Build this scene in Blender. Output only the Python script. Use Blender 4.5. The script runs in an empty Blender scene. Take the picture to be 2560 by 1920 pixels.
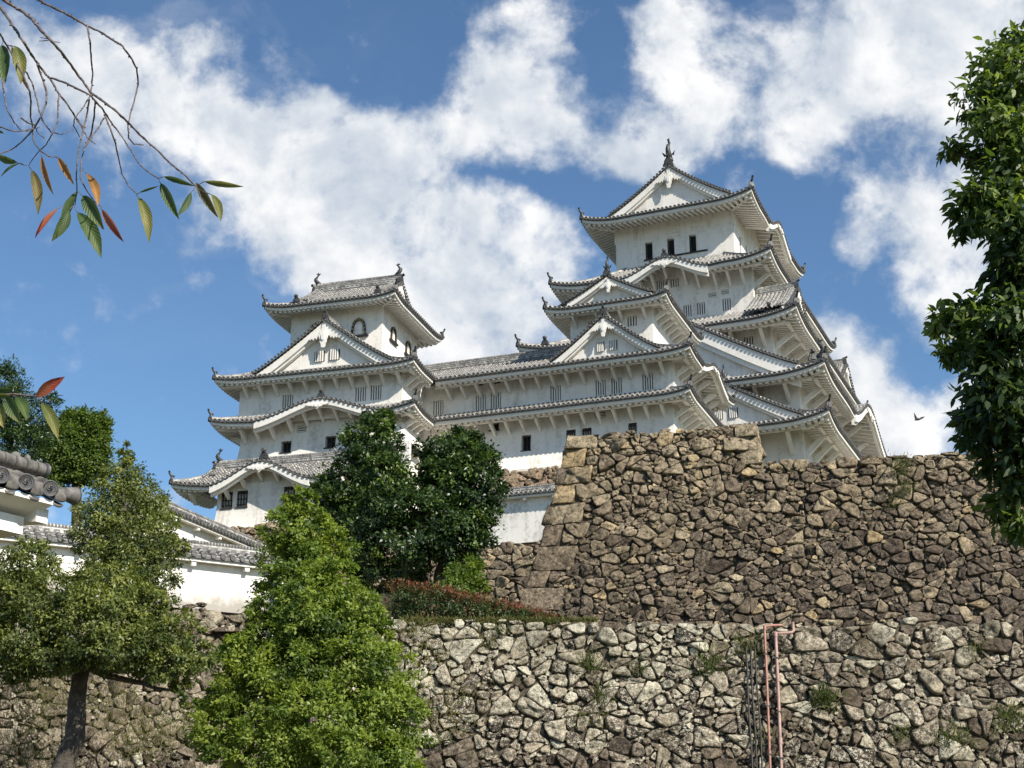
import bpy, math, random
import numpy as np
from mathutils import Vector, Matrix, noise as mnoise
R = math.radians
scene = bpy.context.scene
COL = scene.collection
random.seed(7)
RNG = np.random.default_rng(11)

# ------------------------------------------------------------------ camera
FPX, PITCH = 3590.43, 0.32855
cam = bpy.data.cameras.new('camera')
cam.sensor_width = 36.0
cam.lens = 36.0 * FPX / 2560.0
cam.clip_start = 0.1
cam.clip_end = 6000
camo = bpy.data.objects.new('camera', cam)
COL.objects.link(camo)
camo.location = (0, 0, 0)
camo.rotation_euler = (math.pi / 2 + PITCH, 0, 0)
scene.camera = camo

# ------------------------------------------------------------------ light
SUN_AZ = R(137.0)      # from +Y towards +X
SUN_EL = R(38.0)
SUN_DIR = Vector((math.sin(SUN_AZ) * math.cos(SUN_EL), math.cos(SUN_AZ) * math.cos(SUN_EL), math.sin(SUN_EL)))
sun = bpy.data.lights.new('sun', 'SUN')
sun.energy = 5.0
sun.angle = R(0.53)
sun.color = (1.0, 0.93, 0.82)
suno = bpy.data.objects.new('sun', sun)
COL.objects.link(suno)
suno.rotation_euler = SUN_DIR.to_track_quat('Z', 'Y').to_euler()
suno.location = (60, -60, 80)

scene.view_settings.view_transform = 'Standard'
scene.view_settings.look = 'None'
scene.view_settings.exposure = 0.52
scene.view_settings.gamma = 1.0
scene.view_settings.use_curve_mapping = False
scene.cycles.use_denoising = True
scene.cycles.max_bounces = 6
scene.cycles.diffuse_bounces = 3
scene.cycles.glossy_bounces = 2
scene.cycles.transmission_bounces = 3
scene.cycles.transparent_max_bounces = 4


class NT:
    """small helper round a node tree"""
    def __init__(s, tree):
        s.t = tree; s.n = tree.nodes; s.l = tree.links

    def new(s, typ, **kw):
        nd = s.n.new(typ)
        for k, v in kw.items():
            setattr(nd, k, v)
        return nd

    def put(s, sock, v):
        if isinstance(v, bpy.types.NodeSocket):
            s.l.new(v, sock)
        else:
            sock.default_value = v

    def math(s, op, a, b=0.0, c=None, clamp=False):
        nd = s.new('ShaderNodeMath', operation=op, use_clamp=clamp)
        s.put(nd.inputs[0], a); s.put(nd.inputs[1], b)
        if c is not None: s.put(nd.inputs[2], c)
        return nd.outputs[0]

    def vmath(s, op, a, b=None):
        nd = s.new('ShaderNodeVectorMath', operation=op)
        s.put(nd.inputs[0], a)
        if b is not None: s.put(nd.inputs[1], b)
        return nd.outputs['Value'] if op in ('DOT_PRODUCT', 'LENGTH') else nd.outputs[0]

    def noise(s, vec, scale, detail=4.0, rough=0.55, dist=0.0, dim='3D'):
        nd = s.new('ShaderNodeTexNoise', noise_dimensions=dim)
        if vec is not None: s.put(nd.inputs['Vector'], vec)
        nd.inputs['Scale'].default_value = scale
        nd.inputs['Detail'].default_value = detail
        nd.inputs['Roughness'].default_value = rough
        nd.inputs['Distortion'].default_value = dist
        return nd.outputs[0]

    def ramp(s, fac, stops, interp='LINEAR'):
        nd = s.new('ShaderNodeValToRGB')
        cr = nd.color_ramp; cr.interpolation = interp
        while len(cr.elements) > 1: cr.elements.remove(cr.elements[-1])
        for i, (p, c) in enumerate(stops):
            e = cr.elements[0] if i == 0 else cr.elements.new(p)
            e.position = p
            e.color = (c[0], c[1], c[2], 1) if isinstance(c, tuple) else (c, c, c, 1)
        s.put(nd.inputs[0], fac)
        return nd.outputs[0]

    def mix(s, fac, a, b, mode='MIX'):
        nd = s.new('ShaderNodeMix', data_type='RGBA', blend_type=mode)
        s.put(nd.inputs[0], fac)
        for i, v in ((6, a), (7, b)):
            if isinstance(v, tuple) and len(v) == 3: v = (*v, 1)
            s.put(nd.inputs[i], v)
        return nd.outputs[2]

    def maprange(s, v, a, b, c=0.0, d=1.0, smooth=False):
        nd = s.new('ShaderNodeMapRange', interpolation_type='SMOOTHSTEP' if smooth else 'LINEAR')
        s.put(nd.inputs[0], v)
        nd.inputs[1].default_value = a; nd.inputs[2].default_value = b
        nd.inputs[3].default_value = c; nd.inputs[4].default_value = d
        return nd.outputs[0]


# ------------------------------------------------------------------ sky with clouds
world = bpy.data.worlds.new('World')
scene.world = world
world.use_nodes = True
wn = NT(world.node_tree)
for nd in list(wn.n): wn.n.remove(nd)
sky = wn.new('ShaderNodeTexSky', sky_type='NISHITA')
sky.sun_disc = False
sky.sun_elevation = SUN_EL
sky.sun_rotation = SUN_AZ
sky.air_density = 1.0
sky.dust_density = 0.6
sky.ozone_density = 2.2
tc = wn.new('ShaderNodeTexCoord')
dirv = tc.outputs['Generated']
# tangent coordinates of the sky about one fixed direction of the world (azimuth 0, elevation 18.8 deg)
cp, sp = math.cos(PITCH), math.sin(PITCH)
df = wn.vmath('DOT_PRODUCT', dirv, (0, cp, sp))
dr = wn.vmath('DOT_PRODUCT', dirv, (1, 0, 0))
du = wn.vmath('DOT_PRODUCT', dirv, (0, -sp, cp))
dfc = wn.math('MAXIMUM', df, 0.12)
cu = wn.math('DIVIDE', dr, dfc)
cv = wn.math('DIVIDE', du, dfc)
cmb = wn.new('ShaderNodeCombineXYZ')
wn.l.new(cu, cmb.inputs[0]); wn.l.new(cv, cmb.inputs[1])
tang = cmb.outputs[0]
wn3 = wn.new('ShaderNodeTexNoise'); wn3.inputs['Scale'].default_value = 9; wn3.inputs['Detail'].default_value = 7
wn.l.new(tang, wn3.inputs['Vector'])
warp = wn.vmath('SUBTRACT', wn3.outputs['Color'], (0.5, 0.5, 0.5))
warp = wn.vmath('MULTIPLY', warp, (0.15, 0.15, 0))
tw = wn.vmath('ADD', tang, warp)


def sky_uv(dx, dy):            # a direction, from a position in the 2212 x 1659 view of the photo
    return ((dx - 1106) / (FPX / 1.15732), -(dy - 829.5) / (FPX / 1.15732))


CLOUDS = [  # x, y, half length, half width, angle (degrees, counter-clockwise), weight
    (90, 110, 190, 90, -20, .75), (250, 170, 190, 110, -25, .95), (400, 255, 210, 120, -30, 1.05), (335, 55, 40, 70, 75, .6), (250, 60, 110, 30, -20, .35),
    (570, 330, 210, 110, -32, 1.05), (720, 400, 190, 110, -32, 1.05), (860, 470, 190, 150, -40, 1.1), (560, 70, 150, 36, -12, .5), (640, 130, 70, 40, -50, .45), (620, 250, 60, 50, 0, .4),
    (950, 600, 200, 150, -20, 1.05), (800, 560, 130, 90, -25, .8), (1010, 720, 200, 110, -10, .85), (1110, 640, 120, 130, 30, .7), (1195, 500, 55, 75, 20, .75), (1230, 540, 60, 60, 0, .5), (760, 300, 70, 70, -40, .6),
    (985, 250, 120, 75, 15, .95), (1075, 180, 110, 70, 50, .95), (1160, 70, 120, 62, 55, .9), (1195, 20, 60, 40, 20, .6), (1130, 260, 130, 60, 0, .9), (1270, 280, 150, 62, -14, .95), (1390, 300, 110, 55, 10, .75), (1100, 330, 60, 28, -10, .4), (960, 320, 90, 50, -20, .6),
    (1430, 15, 80, 45, -20, .75), (1480, 90, 130, 100, 0, 1.0), (1640, 50, 220, 80, -6, 1.05), (1850, 70, 240, 110, 0, 1.1), (2040, 130, 200, 120, 0, 1.05), (2190, 130, 110, 110, 0, .95), (1450, 190, 90, 70, 0, .85), (1550, 240, 150, 62, -10, .85), (1740, 150, 160, 90, -10, 1.0), (1860, 220, 150, 90, -15, .95), (1980, 250, 120, 62, -20, .8), (1520, 320, 120, 52, 10, .65), (1640, 300, 110, 40, -10, .55), (1800, 310, 90, 34, -20, .55), (2080, 20, 60, 30, 0, .2),
    (1930, 440, 110, 62, 20, .85), (2010, 470, 120, 90, 0, .95), (2070, 560, 110, 90, -40, 1.0), (2120, 640, 100, 80, -50, .8), (1880, 480, 70, 46, 30, .6), (1995, 560, 60, 60, 0, .45), (2150, 480, 90, 90, 0, .8),
    (1815, 740, 40, 60, -65, .85), (1850, 830, 70, 110, 25, 1.1), (1900, 930, 120, 90, -40, 1.3), (1960, 1010, 190, 90, 0, 1.3), (2030, 890, 110, 70, 40, 1.05), (2110, 830, 110, 70, 25, .85), (1720, 870, 60, 80, 0, .5),
    (465, 500, 90, 28, 8, .36), (910, 85, 70, 26, 10, .30), (870, 30, 70, 18, -10, .22), (1955, 690, 42, 60, 60, .34), (1140, 410, 40, 34, -40, .36), (395, 630, 50, 20, 0, .18),
    (480, 870, 50, 26, 30, .30), (392, 1075, 40, 34, 0, 1.0), (1370, 330, 60, 30, 0, .4), (1430, 390, 60, 40, 30, .3), (1560, 400, 110, 40, -20, .35), (1690, 380, 60, 26, 0, .25),
]
HOLES = [
    (1285, -5, 60, 60, 0, -.6), (1245, 45, 36, 50, 60, -.3),    (850, 105, 140, 95, -35, -.55), (1290, 60, 40, 60, 80, -.45), (1335, 130, 36, 60, 50, -.5), (1350, 205, 40, 46, 30, -.6), (1260, 150, 30, 40, 0, -.25), (1400, 245, 40, 26, -40, -.3), (1610, 150, 50, 32, 30, -.75), (1750, 250, 40, 26, 20, -.4),
    (730, 460, 62, 46, 30, -.65), (535, 180, 58, 40, -50, -.6), (1100, 305, 56, 24, 8, -.4), (1040, 380, 70, 60, 40, -.55), (255, 30, 50, 22, 0, -.3), (395, 40, 40, 34, 0, -.4),
    (2105, 32, 48, 20, 0, -.5), (1200, 390, 50, 36, 0, -.5), (1130, 590, 30, 26, 0, -.4), (1760, 440, 130, 70, -20, -.5), (1900, 350, 70, 34, -20, -.5), (1940, 740, 70, 80, 50, -.5), (1590, 350, 50, 24, 0, -.2),
]
dens = None
for (x, y, a, b, ang, w) in CLOUDS + HOLES:
    mp = wn.new('ShaderNodeMapping', vector_type='TEXTURE')
    u, v = sky_uv(x, y)
    mp.inputs['Location'].default_value = (u, v, 0)
    mp.inputs['Rotation'].default_value = (0, 0, R(ang))
    k = 1.15732 / FPX * 1.95
    mp.inputs['Scale'].default_value = (a * k, b * k, 1)
    wn.l.new(tw, mp.inputs['Vector'])
    gr = wn.new('ShaderNodeTexGradient', gradient_type='SPHERICAL')
    wn.l.new(mp.outputs[0], gr.inputs[0])
    dens = wn.math('MULTIPLY', gr.outputs['Fac'], w) if dens is None else wn.math('MULTIPLY_ADD', gr.outputs['Fac'], w, dens)
fb = wn.noise(tang, 15, 9.0, 0.6, 0.25)
fb2 = wn.noise(tang, 48, 6.0, 0.6, 0.0)
fb0 = wn.noise(tang, 6.5, 6.0, 0.55, 0.3)
fbm = wn.math('ADD', wn.math('MULTIPLY_ADD', wn.math('SUBTRACT', fb0, 0.5), 0.7, wn.math('MULTIPLY', wn.math('SUBTRACT', fb, 0.5), 1.25)), wn.math('MULTIPLY', wn.math('SUBTRACT', fb2, 0.5), 0.95))
# rest of the dome (behind and beside the view): broken cloud from noise only
far = wn.noise(dirv, 2.2, 6.0, 0.55, 0.2)
inview = wn.maprange(df, 0.80, 0.90)
side = wn.math('MULTIPLY', wn.math('SUBTRACT', 1.0, inview), wn.math('MULTIPLY', wn.math('SUBTRACT', far, 0.47), 1.6))
dens0 = wn.math('ADD', wn.math('MULTIPLY', dens, inview), side)
dsat = wn.math('MINIMUM', wn.math('MULTIPLY', wn.math('POWER', wn.math('MAXIMUM', dens0, 0.0), 0.8), 0.45), 0.80)
body = wn.math('ADD', wn.math('MULTIPLY', dsat, 1.0), wn.math('MULTIPLY', fbm, wn.math('MULTIPLY_ADD', dsat, 0.45, 0.70, clamp=False)))
veil = wn.maprange(wn.noise(wn.vmath('MULTIPLY', tw, (1.0, 1.8, 1.0)), 7.0, 8.0, 0.62, 0.6), 0.50, 0.80, 0.0, 0.30)
veil = wn.math('MULTIPLY', veil, wn.maprange(dens0, 0.02, 0.30, 0.10, 1.0))
cover = wn.math('MAXIMUM', wn.maprange(body, 0.08, 0.74, 0.0, 1.0, True), veil)
# shading of the cloud: thick parts toward the lower left are greyer
wl = wn.vmath('ADD', tang, (0.012, 0.010, 0.0))
sh1 = wn.noise(wn.vmath('ADD', wl, (0, 0, 0)), 15, 9.0, 0.6, 0.25)
lit = wn.math('SUBTRACT', fb, sh1)
tex = wn.noise(tang, 11, 5.0, 0.55, 0.3)
grey = wn.math('ADD', wn.math('MULTIPLY', lit, 1.1), wn.math('MULTIPLY', wn.math('SUBTRACT', tex, 0.5), 1.25))
thick = wn.maprange(body, 0.65, 1.8, 0.0, -0.10)
ccol = wn.ramp(wn.math('ADD', wn.math('ADD', grey, thick), 0.5), [(0.15, (0.48, 0.555, 0.66)), (0.42, (0.66, 0.71, 0.775)), (0.62, (0.86, 0.88, 0.905)), (0.80, (1.0, 1.0, 0.99))])
upz = wn.new('ShaderNodeSeparateXYZ'); wn.l.new(dirv, upz.inputs[0])
SKYS = 0.10
cl = wn.mix(1.0, ccol, (0.73 / SKYS, 0.73 / SKYS, 0.73 / SKYS), 'MULTIPLY')
skyc = wn.mix(1.0, sky.outputs[0], (0.71, 0.875, 0.975), 'MULTIPLY')
final = wn.mix(cover, skyc, cl)
bg = wn.new('ShaderNodeBackground')
bg.inputs['Strength'].default_value = SKYS
wn.l.new(final, bg.inputs['Color'])
wo = wn.new('ShaderNodeOutputWorld')
wn.l.new(bg.outputs[0], wo.inputs['Surface'])
world.cycles.sampling_method = 'MANUAL'
world.cycles.sample_map_resolution = 1024


# ------------------------------------------------------------------ photo pixel (2560 x 1920) + depth Y -> point
def P(px, py, Y):
    dx = (px - 1280) / FPX; dz = -(py - 960) / FPX
    d = Vector((dx, cp - dz * sp, sp + dz * cp))
    return d * (Y / d.y)


def Pd(dx, dy, Y):              # the same from the 2212-wide view
    return P(dx * 1.15732, dy * 1.15732, Y)


# ------------------------------------------------------------------ materials
def mat(name):
    m = bpy.data.materials.new(name)
    m.use_nodes = True
    t = NT(m.node_tree)
    b = t.n['Principled BSDF']
    return m, t, b


def obj_coords(t):
    return t.new('ShaderNodeTexCoord').outputs['Object']


def geo_pos(t):
    return t.new('ShaderNodeNewGeometry').outputs['Position']


def bump(t, b, h, strength=0.4, dist=0.05):
    nd = t.new('ShaderNodeBump')
    nd.inputs['Strength'].default_value = strength
    nd.inputs['Distance'].default_value = dist
    t.l.new(h, nd.inputs['Height'])
    t.l.new(nd.outputs[0], b.inputs['Normal'])


def m_plaster(name, base=(0.80, 0.775, 0.73), stain=0.30, scale=0.5):
    m, t, b = mat(name)
    p = geo_pos(t)
    mp = t.new('ShaderNodeMapping'); mp.inputs['Scale'].default_value = (1, 1, 0.35); t.l.new(p, mp.inputs[0])
    n1 = t.noise(mp.outputs[0], scale * 2.2, 6, 0.62, 0.3)
    n2 = t.noise(p, 5.0, 5, 0.6)
    ms = t.new('ShaderNodeMapping'); ms.inputs['Scale'].default_value = (3.2, 3.2, 0.22); t.l.new(p, ms.inputs[0])
    n3 = t.noise(ms.outputs[0], 1.0, 5, 0.65, 0.2)
    f = t.math('MULTIPLY_ADD', n2, 0.35, t.math('MULTIPLY_ADD', n3, 0.35, t.math('MULTIPLY', n1, 0.5)))
    dark = tuple(c * (1 - stain) * k for c, k in zip(base, (1.0, 0.985, 0.95)))
    c = t.ramp(f, [(0.46, dark), (0.60, base), (0.76, tuple(min(.84, c * 1.05) for c in base))])
    t.l.new(c, b.inputs['Base Color'])
    b.inputs['Roughness'].default_value = 0.92
    bump(t, b, t.noise(p, 9.0, 6, 0.65), 0.25, 0.02)
    return m


def m_tile(name, lo=0.058, hi=0.15, joint=0.52, pitch=0.27, warm=1.05):
    m, t, b = mat(name)
    uvn = t.new('ShaderNodeUVMap').outputs[0]
    sx = t.new('ShaderNodeSeparateXYZ'); t.l.new(uvn, sx.inputs[0])
    p = geo_pos(t)
    n1 = t.noise(p, 1.3, 6, 0.65, 0.4)
    n2 = t.noise(p, 11.0, 4, 0.6)
    f = t.math('ADD', t.math('MULTIPLY', n1, 0.6), t.math('MULTIPLY', n2, 0.45))
    c = t.ramp(f, [(0.34, (lo * warm, lo, lo * .95)), (0.56, ((lo + hi) / 2 * warm, (lo + hi) / 2, (lo + hi) / 2 * .93)), (0.76, (hi * warm, hi, hi * .90))])
    # white plaster laid over the joints
    fr = t.math('FRACT', t.math('DIVIDE', sx.outputs[1], pitch))
    j = t.math('LESS_THAN', fr, 0.34)
    jn = t.maprange(t.noise(p, 3.1, 5, 0.7), 0.38, 0.60, 0.0, 1.0)
    jf = t.math('MULTIPLY', j, jn)
    c2 = t.mix(jf, c, (joint, joint * .97, joint * .90))
    t.l.new(c2, b.inputs['Base Color'])
    b.inputs['Roughness'].default_value = 0.62
    bump(t, b, t.math('ADD', t.math('MULTIPLY', jf, 0.6), n2), 0.35, 0.03)
    return m


def m_simple(name, c1, c2, scale=3.0, rough=0.8, bstr=0.3, bdist=0.03, metal=0.0):
    m, t, b = mat(name)
    p = geo_pos(t)
    n = t.noise(p, scale, 7, 0.62, 0.2)
    c = t.ramp(n, [(0.35, c1), (0.68, c2)])
    t.l.new(c, b.inputs['Base Color'])
    b.inputs['Roughness'].default_value = rough
    b.inputs['Metallic'].default_value = metal
    bump(t, b, n, bstr, bdist)
    return m


def m_stone(name, palette, lichen=(0.55, 0.54, 0.45), lich=0.5, streak=0.35, moss=0.0):
    """palette: list of colours picked per stone through the 'tint' attribute"""
    m, t, b = mat(name)
    p = geo_pos(t)
    at = t.new('ShaderNodeAttribute'); at.attribute_name = 'tint'
    tint = at.outputs['Fac']
    n = len(palette)
    c = t.ramp(tint, [(i / (n - 1), col) for i, col in enumerate(palette)])
    n1 = t.noise(p, 2.6, 8, 0.70, 0.5)
    n2 = t.noise(p, 9.0, 8, 0.72, 0.3)
    n3 = t.noise(p, 26.0, 5, 0.7)
    mul = t.ramp(t.math('ADD', t.math('MULTIPLY', n1, 0.55), t.math('MULTIPLY', n2, 0.5)), [(0.43, 0.25), (0.52, 0.85), (0.61, 1.5)])
    c = t.mix(1.0, c, mul, 'MULTIPLY')
    sp_ = t.maprange(t.math('ADD', t.math('MULTIPLY', n2, 0.6), t.math('MULTIPLY', n3, 0.5)), 0.555, 0.63)
    at2 = t.new('ShaderNodeAttribute'); at2.attribute_name = 'lich'
    c = t.mix(t.math('MULTIPLY', sp_, t.math('MULTIPLY', at2.outputs['Fac'], lich)), c, lichen)
    dk = t.maprange(t.noise(p, 3.3, 7, 0.7, 0.6), 0.53, 0.66)
    c = t.mix(t.math('MULTIPLY', dk, streak), c, (0.035, 0.032, 0.028))
    if moss:
        ms = t.maprange(t.math('ADD', t.math('MULTIPLY', t.noise(p, .55, 5, .6, .4), .75), t.math('MULTIPLY', n2, .3)), 0.53, 0.68, 0.0, moss)
        c = t.mix(ms, c, (0.115, 0.095, 0.042))
    t.l.new(c, b.inputs['Base Color'])
    b.inputs['Roughness'].default_value = 0.93
    b.inputs['Specular IOR Level'].default_value = 0.25
    rg = t.new('ShaderNodeTexNoise', noise_type='RIDGED_MULTIFRACTAL')
    rg.inputs['Scale'].default_value = 3.4; rg.inputs['Detail'].default_value = 5; rg.inputs['Roughness'].default_value = .6
    t.l.new(p, rg.inputs['Vector'])
    bump(t, b, t.math('ADD', t.math('MULTIPLY', rg.outputs[0], .55), t.math('ADD', n2, t.math('MULTIPLY', n3, 0.5))), 1.0, 0.10)
    return m


def m_leaf(name, stops, trans=0.35, rough=0.5, spec=0.4):
    m, t, b = mat(name)
    at = t.new('ShaderNodeAttribute'); at.attribute_name = 'tint'
    c = t.ramp(at.outputs['Fac'], stops)
    t.l.new(c, b.inputs['Base Color'])
    b.inputs['Roughness'].default_value = rough
    b.inputs['Specular IOR Level'].default_value = spec
    tr = t.new('ShaderNodeBsdfTranslucent')
    t.l.new(t.mix(1.0, c, (1.25, 1.35, 0.55), 'MULTIPLY'), tr.inputs['Color'])
    mx = t.new('ShaderNodeMixShader')
    mx.inputs[0].default_value = trans
    t.l.new(b.outputs[0], mx.inputs[1]); t.l.new(tr.outputs[0], mx.inputs[2])
    t.l.new(mx.outputs[0], t.n['Material Output'].inputs[0])
    return m


M = {}
M['plaster'] = m_plaster('white_plaster', (0.77, 0.735, 0.675))
M['plaster_trim'] = m_plaster('plaster_trim', (0.77, 0.74, 0.685), 0.12, 0.8)
M['plaster_worn'] = m_plaster('worn_plaster', (0.80, 0.77, 0.71), 0.45, 0.35)
M['tile'] = m_tile('roof_tile')
M['tile_keep'] = m_tile('keep_roof_tile', 0.07, 0.21, 0.66, 0.27)
M['tile_end'] = m_simple('eave_tile_end', (0.05, 0.05, 0.05), (0.16, 0.155, 0.145), 8, 0.6)
M['ridge'] = m_tile('ridge_tile', 0.06, 0.17, 0.55, 0.10)
M['ornament'] = m_simple('dark_fired_tile', (0.022, 0.022, 0.022), (0.075, 0.072, 0.068), 6, 0.5)
M['dark'] = m_simple('dark_opening', (0.012, 0.012, 0.012), (0.02, 0.019, 0.017), 3, 0.9)
M['wood'] = m_simple('dark_wood', (0.022, 0.018, 0.014), (0.05, 0.04, 0.03), 12, 0.7)
def m_mouldy(name, z0, z1):
    m = m_plaster(name, (0.77, 0.735, 0.675), 0.2, 0.35)
    t = NT(m.node_tree); b = t.n['Principled BSDF']
    src = b.inputs['Base Color'].links[0].from_socket
    p = geo_pos(t); sx = t.new('ShaderNodeSeparateXYZ'); t.l.new(p, sx.inputs[0])
    n = t.noise(p, 1.6, 7, .65, .4)
    h = t.maprange(sx.outputs[2], z0, z1, 1.0, 0.0)
    f = t.maprange(t.math('ADD', t.math('MULTIPLY', h, .62), n), 0.66, 0.98, 0.0, .72)
    t.l.new(t.mix(f, src, (0.20, 0.175, 0.14)), b.inputs['Base Color'])
    return m


M['plaster_mould'] = m_mouldy('mouldy_foot_plaster', 7.4, 8.6)
M['black'] = m_simple('black_lacquer', (0.012, 0.011, 0.010), (0.025, 0.022, 0.018), 6, 0.45)
M['gold'] = m_simple('gilt_fitting', (0.45, 0.30, 0.06), (0.62, 0.43, 0.12), 9, 0.45, metal=0.6)


# ------------------------------------------------------------------ mesh builder
class MB:
    def __init__(s):
        s.v = []; s.f = []; s.m = []; s.uv = []; s.nv = 0; s.sm = []
        s.tint = []; s.lich = []; s.tv = 0.5; s.lv = 0.5

    def add(s, verts, faces, uv=None, mi=0, smooth=False):
        verts = np.asarray(verts, float).reshape(-1, 3)
        n = len(verts)
        s.v.append(verts)
        s.uv.append(np.zeros((n, 2)) if uv is None else np.asarray(uv, float).reshape(-1, 2))
        o = s.nv
        for f in faces:
            s.f.append(tuple(i + o for i in f))
        k = len(faces)
        s.m += [mi] * k; s.sm += [smooth] * k
        s.tint += [s.tv] * k; s.lich += [s.lv] * k
        s.nv += n

    def grid(s, Pt, uv=None, mi=0, smooth=False, flip=False, closed=False):
        Pt = np.asarray(Pt, float)
        n, m = Pt.shape[:2]
        F = []
        mm = m if closed else m - 1
        for i in range(n - 1):
            for j in range(mm):
                a, b = i * m + j, i * m + (j + 1) % m
                q = (a, b, b + m, a + m)
                F.append(q[::-1] if flip else q)
        s.add(Pt.reshape(-1, 3), F, None if uv is None else np.asarray(uv).reshape(-1, 2), mi, smooth)

    def box8(s, c, mi=0):
        # c: 8 corners, bottom ring then top ring
        s.add(c, [(3, 2, 1, 0), (4, 5, 6, 7), (0, 1, 5, 4), (1, 2, 6, 5), (2, 3, 7, 6), (3, 0, 4, 7)], None, mi)

    def box(s, x0, x1, y0, y1, z0, z1, mi=0):
        s.box8([(x0, y0, z0), (x1, y0, z0), (x1, y1, z0), (x0, y1, z0), (x0, y0, z1), (x1, y0, z1), (x1, y1, z1), (x0, y1, z1)], mi)

    def extrude(s, poly, off, mi=0):
        """poly: planar 3-D outline, off: extrusion vector"""
        poly = np.asarray(poly, float); n = len(poly)
        off = np.asarray(off, float)
        F = [tuple(range(n))[::-1], tuple(range(n, 2 * n))] + [(i, (i + 1) % n, n + (i + 1) % n, n + i) for i in range(n)]
        s.add(np.vstack([poly, poly + off]), F, None, mi)

    def tube(s, pts, r, n=6, mi=0, smooth=True, caps=True, up=(0, 0, 1)):
        pts = np.asarray(pts, float); k = len(pts)
        r = np.broadcast_to(np.asarray(r, float), (k,))
        tg = np.gradient(pts, axis=0)
        tg /= np.linalg.norm(tg, axis=1)[:, None] + 1e-9
        a = np.cross(tg[0], np.asarray(up, float))
        if np.linalg.norm(a) < 0.15: a = np.cross(tg[0], (1.0, 0.1, 0.0))
        th = np.linspace(0, 2 * math.pi, n, endpoint=False)
        ring = []
        for i in range(k):          # carry the frame along the path so that it never flips
            a = a - tg[i] * np.dot(a, tg[i])
            a = a / (np.linalg.norm(a) + 1e-9); b = np.cross(a, tg[i])
            ring.append(pts[i] + r[i] * (np.cos(th)[:, None] * a + np.sin(th)[:, None] * b))
        ring = np.array(ring)
        L = np.concatenate([[0], np.cumsum(np.linalg.norm(np.diff(pts, axis=0), axis=1))])
        uv = np.stack(np.broadcast_arrays(np.linspace(0, 1, n)[None, :], L[:, None]), -1)
        s.grid(ring, uv, mi, smooth, closed=True)
        if caps:
            o = s.nv - k * n
            s.f += [tuple(range(o, o + n)), tuple(range(s.nv - n, s.nv))[::-1]]
            s.m += [mi] * 2; s.sm += [False] * 2; s.tint += [s.tv] * 2; s.lich += [s.lv] * 2

    def halftube(s, pts, side, r, n=5, mi=0, cap=True, capmi=None, v0=0.0, full=1.0):
        """half round ridge lying on a surface; side: unit vector across"""
        pts = np.asarray(pts, float); k = len(pts)
        side = np.asarray(side, float)
        tg = np.gradient(pts, axis=0); tg /= np.linalg.norm(tg, axis=1)[:, None] + 1e-9
        nr = np.cross(np.broadcast_to(side, tg.shape), tg)
        nr *= np.sign(nr[:, 2] + 1e-9)[:, None]
        th = np.linspace(-0.15, math.pi + 0.15, n)
        ring = pts[:, None, :] + r * (np.cos(th)[None, :, None] * side + np.sin(th)[None, :, None] * nr[:, None, :] * full)
        L = v0 + np.concatenate([[0], np.cumsum(np.linalg.norm(np.diff(pts, axis=0), axis=1))])
        uv = np.stack(np.broadcast_arrays(np.linspace(0, .3, n)[None, :], L[:, None]), -1)
        s.grid(ring, uv, mi, True)
        if cap:
            o = s.nv - k * n
            s.f.append(tuple(range(o, o + n))); s.m.append(mi if capmi is None else capmi); s.sm.append(False); s.tint.append(s.tv); s.lich.append(s.lv)

    def disc(s, c, ax, r, th=0.04, n=8, mi=0):
        """short round tile end: a thick coin with its axis along ax"""
        ax = Vector(ax).normalized(); c = np.asarray(c, float)
        a = ax.cross(Vector((0, 0, 1))); a.normalize(); b = a.cross(ax)
        t = np.linspace(0, 2 * math.pi, n, endpoint=False)
        ring = r * (np.cos(t)[:, None] * np.array(a) + np.sin(t)[:, None] * np.array(b))
        A = c + ring; B = c + np.array(ax) * th + ring; Cc = c + np.array(ax) * th + ring * .72; D = c + np.array(ax) * th * .6 + ring * .62
        s.grid(np.array([A, B, Cc, D]), None, mi, False, closed=True)
        o = s.nv - n
        s.f.append(tuple(range(o, o + n))); s.m.append(mi); s.sm.append(False); s.tint.append(s.tv); s.lich.append(s.lv)

    def build(s, name, mats, parent=None, z0=0.0, attrs=False):
        me = bpy.data.meshes.new(name)
        V = np.vstack(s.v) if s.v else np.zeros((0, 3))
        V = V - np.array([0, 0, z0])
        me.from_pydata(V.tolist(), [], s.f)
        if not isinstance(mats, (list, tuple)): mats = [mats]
        for m_ in mats: me.materials.append(m_)
        me.polygons.foreach_set('material_index', s.m)
        me.polygons.foreach_set('use_smooth', s.sm)
        UV = np.vstack(s.uv)
        ul = me.uv_layers.new(name='UVMap')
        li = np.empty(len(me.loops), dtype=np.int32)
        me.loops.foreach_get('vertex_index', li)
        ul.data.foreach_set('uv', UV[li].ravel())
        if attrs:
            a = me.attributes.new('tint', 'FLOAT', 'FACE'); a.data.foreach_set('value', s.tint)
            a = me.attributes.new('lich', 'FLOAT', 'FACE'); a.data.foreach_set('value', s.lich)
        me.update()
        o = bpy.data.objects.new(name, me)
        COL.objects.link(o)
        if parent is not None: o.parent = parent
        return o


def tag(o, label=None, cat=None, group=None, kind=None):
    if label: o['label'] = label
    if label and cat and not kind: o['kind'] = 'thing'
    if cat: o['category'] = cat
    if group: o['group'] = group
    if kind: o['kind'] = kind
    return o


def empty(name, loc, rz, label, cat, group=None):
    o = bpy.data.objects.new(name, None)
    COL.objects.link(o)
    o.location = loc; o.rotation_euler = (0, 0, rz)
    o.empty_display_size = 0.5
    return tag(o, label, cat, group)
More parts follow.
